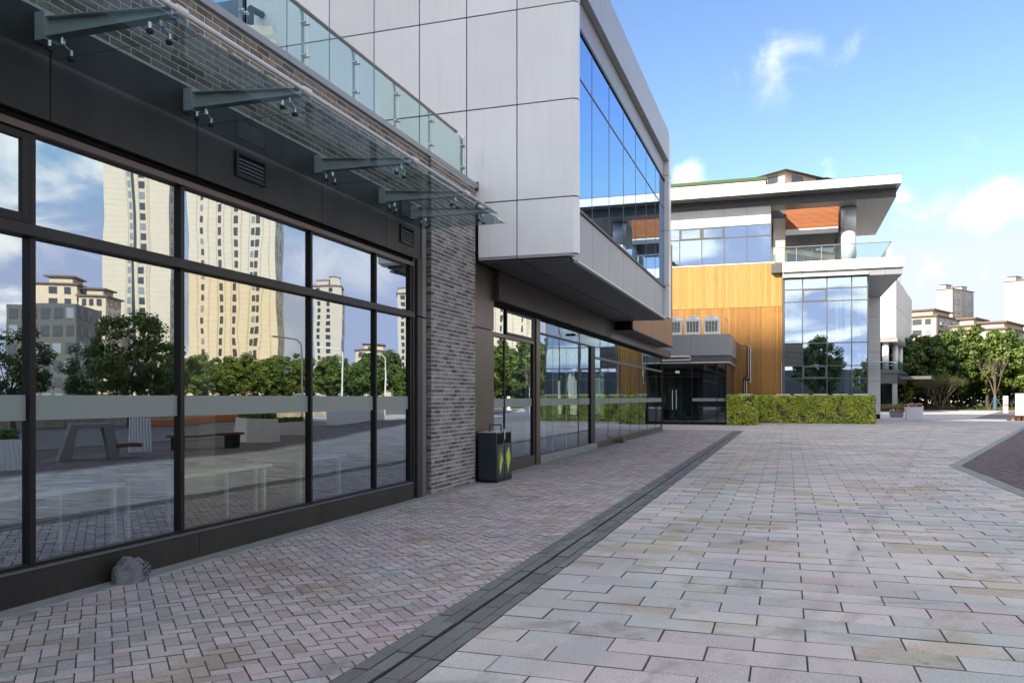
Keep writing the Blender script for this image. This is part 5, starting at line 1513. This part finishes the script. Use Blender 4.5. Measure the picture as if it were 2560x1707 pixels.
# behind the end building
gb = block('green_edged_block', 'white block with a green roof edge behind the overhanging roof', -24, 75, 0, 22.2, 12, 5, 4.12, M_whiteB, group=None)
mk('roof_edge', MB().box(-24.1, -1.70, 74.9, 87, 20.62, 20.9), M_green)
ge = bpy.data.objects['roof_edge']; ge.parent = gb; ge.matrix_parent_inverse = Matrix.Translation((24, -75, 0)); CH.setdefault(gb, []).append(ge)
ap2 = block('apartment_block', 'beige apartment block with balconies seen through the terrace opening', -4.7, 124, R(-38), 5.5, 16.4, 10, 3.18, M_beige,
            front=colsat((1.2,), 2.8, .2, .85, 'm'), side=colsat((.6, 6.2, 11.8), 3.6, .12, .85, 'b') + colsat((4.5, 10.1), 1.3, .1, .85, 'f'), roof=None)
for i, (xx, yy2, w2) in enumerate(((.6, 1.0, 4.2), (1.0, 9.5, 4.2))):
    hm = MB(); w3 = w2
    hm.box(xx, xx + w2, yy2, yy2 + 7, 31.81, 33.5)
    hh = mk('roof_house', hm, M_beige); hh.parent = ap2; CH.setdefault(ap2, []).append(hh)
    k2 = MB(); k2.v += [(xx - .9, yy2 - .9, 33.5), (xx + w2 + .9, yy2 - .9, 33.5), (xx + w2 + .9, yy2 + 7.9, 33.5), (xx - .9, yy2 + 7.9, 33.5), (xx + w2 / 2, yy2 + 3.5, 34.5)]; k2.f += [(0, 1, 4), (1, 2, 4), (2, 3, 4), (3, 0, 4), (3, 2, 1, 0)]
    hr = mk('roof', k2, M_roofb); hr.parent = ap2; CH[ap2].append(hr)
    hw = mk('window', MB().box(xx + 1.2, xx + 3, yy2 - .05, yy2 + .01, 32.2, 33.2).box(xx + w2 - .01, xx + w2 + .05, yy2 + 1.5, yy2 + 4, 32.2, 33.2), M_winf); hw.parent = ap2; CH[ap2].append(hw)

# ---------------------------------------------------------------- seen mirrored in the shop glass
def rpos(px, d):
    u = (px - 1280) / 2048.0; s, c = math.sin(TH), math.cos(TH)
    return (-11.2 + d * (s - u * c), d * (c + u * s))


def tower_at(px0, px1, d, fl, label, wall, dep, wn_f, wn_l, rot=R(-26), roof='crown', group='towers mirrored in the shop glass', ribs=()):
    xa, ya = rpos(px1, d); xb, yb_ = rpos(px0, d)
    # px1 edge shows the -x face, px0 the far end of the -y face
    w = math.hypot(xb - xa, yb_ - ya)
    t = block('residential_tower', label, xa, ya, rot, w, dep, fl, 3.1, wall, front=wn_f(w), left=wn_l(dep), roof=roof, group=group)
    if ribs:
        rm = MB(); lm2 = MB()
        for r_ in ribs: rm.box(w * r_ - .14, w * r_ + .14, -.10, .02, 0, fl * 3.1)
        for k in range(1, fl * 2): lm2.box(0, w, -.03, .02, k * 1.55, k * 1.55 + .05)
        for nm, mb_, mm in (('groove', rm, M_stonew), ('floor_lines', lm2, M_stonew)):
            q = mk(nm, mb_, mm, kind='stuff'); q.parent = t; CH.setdefault(t, []).append(q)
    return t


tower_at(268, 425, 240, 34, 'tan tower mirrored in the large second pane', M_tan, 12,
         lambda w: colsat((w * .37,), 1.7, .25, .9, 'm') + colsat((w * .59,), .9, .25, .9, 'l') + colsat((w * .53,), .9, .0, 1.0, 'f'), lambda d: colsat((2, 7), 1.2, .25, .8, 'm'), ribs=(.30, .33, .47, .66))
tower_at(478, 690, 230, 33, 'yellowish tower mirrored in the greenish third pane', M_tan, 14,
         lambda w: colsat((w * .20, w * .43, w * .60), .95, .2, .85, 'f') + colsat((w * .25, w * .82), .9, .25, .8, 'm'), lambda d: colsat((3, 8), 1.3, .2, .8, 'm'), ribs=(.08, .17, .31, .40, .49, .57, .66, .76, .9))
tower_at(787, 852, 380, 17, 'pale pink tower mirrored above the trees in the fourth pane', M_cream, 14,
         lambda w: colsat((w * .35, w * .75), 1.6, .2, .8, 'f'), lambda d: colsat((3, 8), 1.8, .2, .8, 'm'))
tower_at(995, 1040, 380, 16, 'pale tower mirrored at the edge of the last pane', M_cream, 14, lambda w: colsat((w * .6,), 1.6, .2, .8, 'f'), lambda d: colsat((3,), 1.8, .2, .8, 'm'))
tower_at(892, 975, 300, 6, 'low apartment house mirrored in the last panes', M_beige, 14, lambda w: colsat((1.5, 4, 7, 10), 1.4, .2, .8, 'f'), lambda d: colsat((3, 8), 2, .2, .8, 'm'), roof='eaves', group='apartments mirrored in the glass')
tower_at(28, 187, 150, 6, 'dark balconied apartment house mirrored in the first panes', M_greyd, 12, lambda w: colsat([i * 1.9 + .4 for i in range(int(w / 1.9))], 1.3, .15, .75, 'm'), lambda d: colsat((2, 6), 2, .2, .8, 'm'), roof=None, group='apartments mirrored in the glass')
tower_at(100, 190, 215, 10, 'cream apartment house mirrored behind the dark balconies', M_beige, 12, lambda w: colsat((1.5, 5), 1.7, .2, .8, 'f'), lambda d: colsat((2, 6), 2, .2, .8, 'm'), roof='eaves', group='apartments mirrored in the glass')
tower_at(198, 266, 215, 9, 'cream apartment house mirrored next to the tan tower', M_beige, 12, lambda w: colsat((1, 3, 5), 1.2, .2, .8, 'f'), lambda d: colsat((2, 6), 2, .2, .8, 'm'), roof='eaves', group='apartments mirrored in the glass')
tower_at(1222, 1345, 260, 30, 'tan tower mirrored in the framed window beside the bin', M_tan, 12, lambda w: colsat((w * .3, w * .7), .9, .2, .85, 'f'), lambda d: colsat((3,), 1.3, .2, .8, 'm'), ribs=(.2, .5, .85))
nb = block('panelled_block', 'white panelled block with brown edge mirrored at the picture edge', 25.6, 2, 0, 14, 28, 4, 3.5, M_whiteB, group=None)
bpn = MB()
for k in range(24): bpn.box(-.03, -.001, 0, 28, .5 + k * .55, .515 + k * .55)
q = mk('panel_joints', bpn, M_frame); q.parent = nb; CH.setdefault(nb, []).append(q)
q = mk('downpipe', MB().tube((-.2, 27.6, 0), (-.2, 27.6, 13.6), .12, .12, 8), M_brownwall); q.parent = nb; CH[nb].append(q)
# terraced garden walls on the far side of the plaza
for i, (x, hh, nm) in enumerate(((24.5, .55, 'lowest'), (26.5, 1.0, 'middle'), (28.5, 1.45, 'uppermost'))):
    t = thing('garden_wall', 'cream stone garden wall mirrored in the shop glass, %s of three' % nm, 'wall', (x, 45, 0), 'terraced garden walls')
    for k in range(22):
        box('wall_block', t, M_stonew, x, x + .4, 31.5 + k * 1.5, 32.98 + k * 1.5, 0, hh, .02)
    mk('coping', MB().box(x - .05, x + .45, 31.5, 64.5, hh + .001, hh + .09), M_whiteB, t)
kb = thing('orange_kerb', 'orange painted kerb mirrored in the greenish pane', 'kerb', (22, 40, 0))
mk('kerb_stone', MB().cbox(22, 22.5, 36, 46, 0, .42, .03), M_orange, kb)
fn = thing('site_fence', 'white site fence mirrored in the fourth pane', 'fence', (13, 44, 0))
for k in range(9): box('fence_panel', fn, M_whiteB, 13.0 + k * .25, 13.06 + k * .25, 40 + k * 1.2, 41.17 + k * 1.2, .05, 1.25, .01)
for k, (px, d, sc, lab) in enumerate(((330, 42, 1.0, 'leafy garden tree mirrored in the large second pane'), (230, 47, .9, 'leafy garden tree mirrored left in the second pane'), (400, 50, .9, 'leafy garden tree mirrored beside the blue ribbed screen'), (40, 38, .95, 'small tree mirrored in the first pane at the picture edge'))):
    x, y = rpos(px, d); tree(NEAR[k % 2], x, y, lab, sc, k * 1.3, 'garden trees mirrored in the glass', 'garden_tree')
names = ['far left', 'second', 'third', 'fourth', 'fifth', 'sixth', 'seventh', 'eighth', 'ninth']
for k, px in enumerate((455, 505, 560, 615, 670, 725, 780, 835, 880)):
    x, y = rpos(px, 104 + (k % 3) * 6); tree(TREES[k % 3], x, y, 'round green tree in the mirrored row, %s from the blue ribbed screen' % names[k], .66 + .05 * (k % 2), k * 1.1, 'tree row mirrored in the glass').scale.x *= 1.35
x, y = rpos(1005, 120); tree(TREES[0], x, y, 'green tree mirrored at the edge of the last pane', .5, .4, 'tree row mirrored in the glass')
planter(5.6, 13.6, 1.15, .9, .66, 'white ribbed planter mirrored low in the second pane', taper=-.15, rz=R(-60), group='planters mirrored in the shop glass')
planter(7.0, 25.3, 1.2, 1.0, .85, 'white ribbed planter mirrored in the greenish pane', taper=-.2, rz=R(-60), group='planters mirrored in the shop glass')
planter(9.2, 29.5, 2.6, 1.1, .55, 'long white planter mirrored in the fourth pane', taper=0, rz=R(-70), group='planters mirrored in the shop glass')
af = thing('frame_seat', 'dark trapezoid frame seat mirrored in the large second pane', 'seat', (0, 0, 0))
mk('side', MB().extr([(-.75, 0), (-.45, 0), (-.28, .92), (-.48, .92)], 'y', -.25, .25), M_planterg, af); mk('side', MB().extr([(.45, 0), (.75, 0), (.48, .92), (.28, .92)], 'y', -.25, .25), M_planterg, af)
mk('top_beam', MB().box(-.279, .279, -.25, .25, .82, .92), M_planterg, af); mk('seat', MB().box(-1.2, -.6, -.3, .3, .3, .4), M_benchw, af)
af.location = (5.6, 16.4, 0); af.rotation_euler = (0, 0, R(-55))
rs2 = thing('ribbed_screen', 'blue white ribbed screen mirrored beside the second mullion', 'screen', (6.2, 19.2, 0))
for k in range(8): box('rib', rs2, M_planter, 6.2 + k * .06, 6.25 + k * .06, 19.2 - k * .05, 19.26 - k * .05, 0, 1.0, .008)
bk = thing('bench', 'low dark bench mirrored in the greenish pane', 'bench', (0, 0, 0))
mk('seat', MB().box(-1.2, 1.2, -.25, .25, .38, .46), M_benchw, bk)
for x in (-1.05, .85): mk('leg', MB().box(x, x + .2, -.22, .22, 0, .379), M_frame, bk)
bk.location = (5.9, 21.2, 0); bk.rotation_euler = (0, 0, R(-75))
for k, (px, d, hh) in enumerate(((760, 46, 4.6), (858, 62, 5.0), (965, 70, 5.0))):
    x, y = rpos(px, d); t = thing('street_lamp', ['curved white street lamp mirrored in the greenish pane', 'straight street lamp mirrored in the fourth pane', 'street lamp mirrored in the last pane'][k], 'street lamp', (x, y, 0), 'street lamps mirrored in the glass')
    mk('pole', MB().tube((x, y, 0), (x, y, hh), .07, .05, 8), M_steelw, t); mk('arm', MB().path([(x, y, hh), (x + .2, y - .2, hh + .25), (x + .9, y - .9, hh + .35)], .045, 8), M_steelw, t)
    mk('lamp_head', MB().cbox(x + .85, x + 1.3, y - 1.15, y - .85, hh + .3, hh + .4, .02), M_ac, t)

# ---------------------------------------------------------------- behind the camera
block('shade_slab', 'unseen tall slab added behind the viewpoint to shade the plaza', -105, -128, 0, 36, 18, 38, 3.18, M_beige, front=(), roof=None, group='slabs added for shade behind the viewpoint')  # both slabs are unseen, added and sized for the shade they throw
block('shade_slab', 'taller unseen slab added behind the viewpoint to shade plaza and wall', -146, -128, 0, 40.9, 18, 40, 3.31, M_beige, front=(), roof=None, group='slabs added for shade behind the viewpoint')
lowb = block('arcade_building', 'low dark arcade behind the viewpoint mirrored in the curtain glazing', -12, -64, 0, 60, 14, 2, 3.4, M_greyd, group=None)
tree(TREES[2], -12.3, 41.6, 'tree hidden behind the shop building casting leaf shadow on the timber wall', 1.18, 1.1, 'hidden trees').scale.z = 1.28
tree(TREES[0], -15.0, 43.2, 'second tree hidden behind the shop building near the entrance', 1.30, 2.4, 'hidden trees').scale.z = 1.28
tree(TREES[1], -11.4, 42.9, 'third tree hidden behind the shop building near the entrance', 1.10, .4, 'hidden trees').scale.z = 1.34
tree(TREES[1], 4.2, -14, 'big tree behind the viewpoint mirrored in the curtain glazing', 1.08, .5, 'trees behind the viewpoint')
tree(TREES[0], 12.5, -24, 'tree behind the viewpoint mirrored low in the curtain glazing', .7, 1.5, 'trees behind the viewpoint')
tree(TREES[2], -6.5, -18, 'tree behind the viewpoint mirrored in the entrance glass', .8, 2.5, 'trees behind the viewpoint')
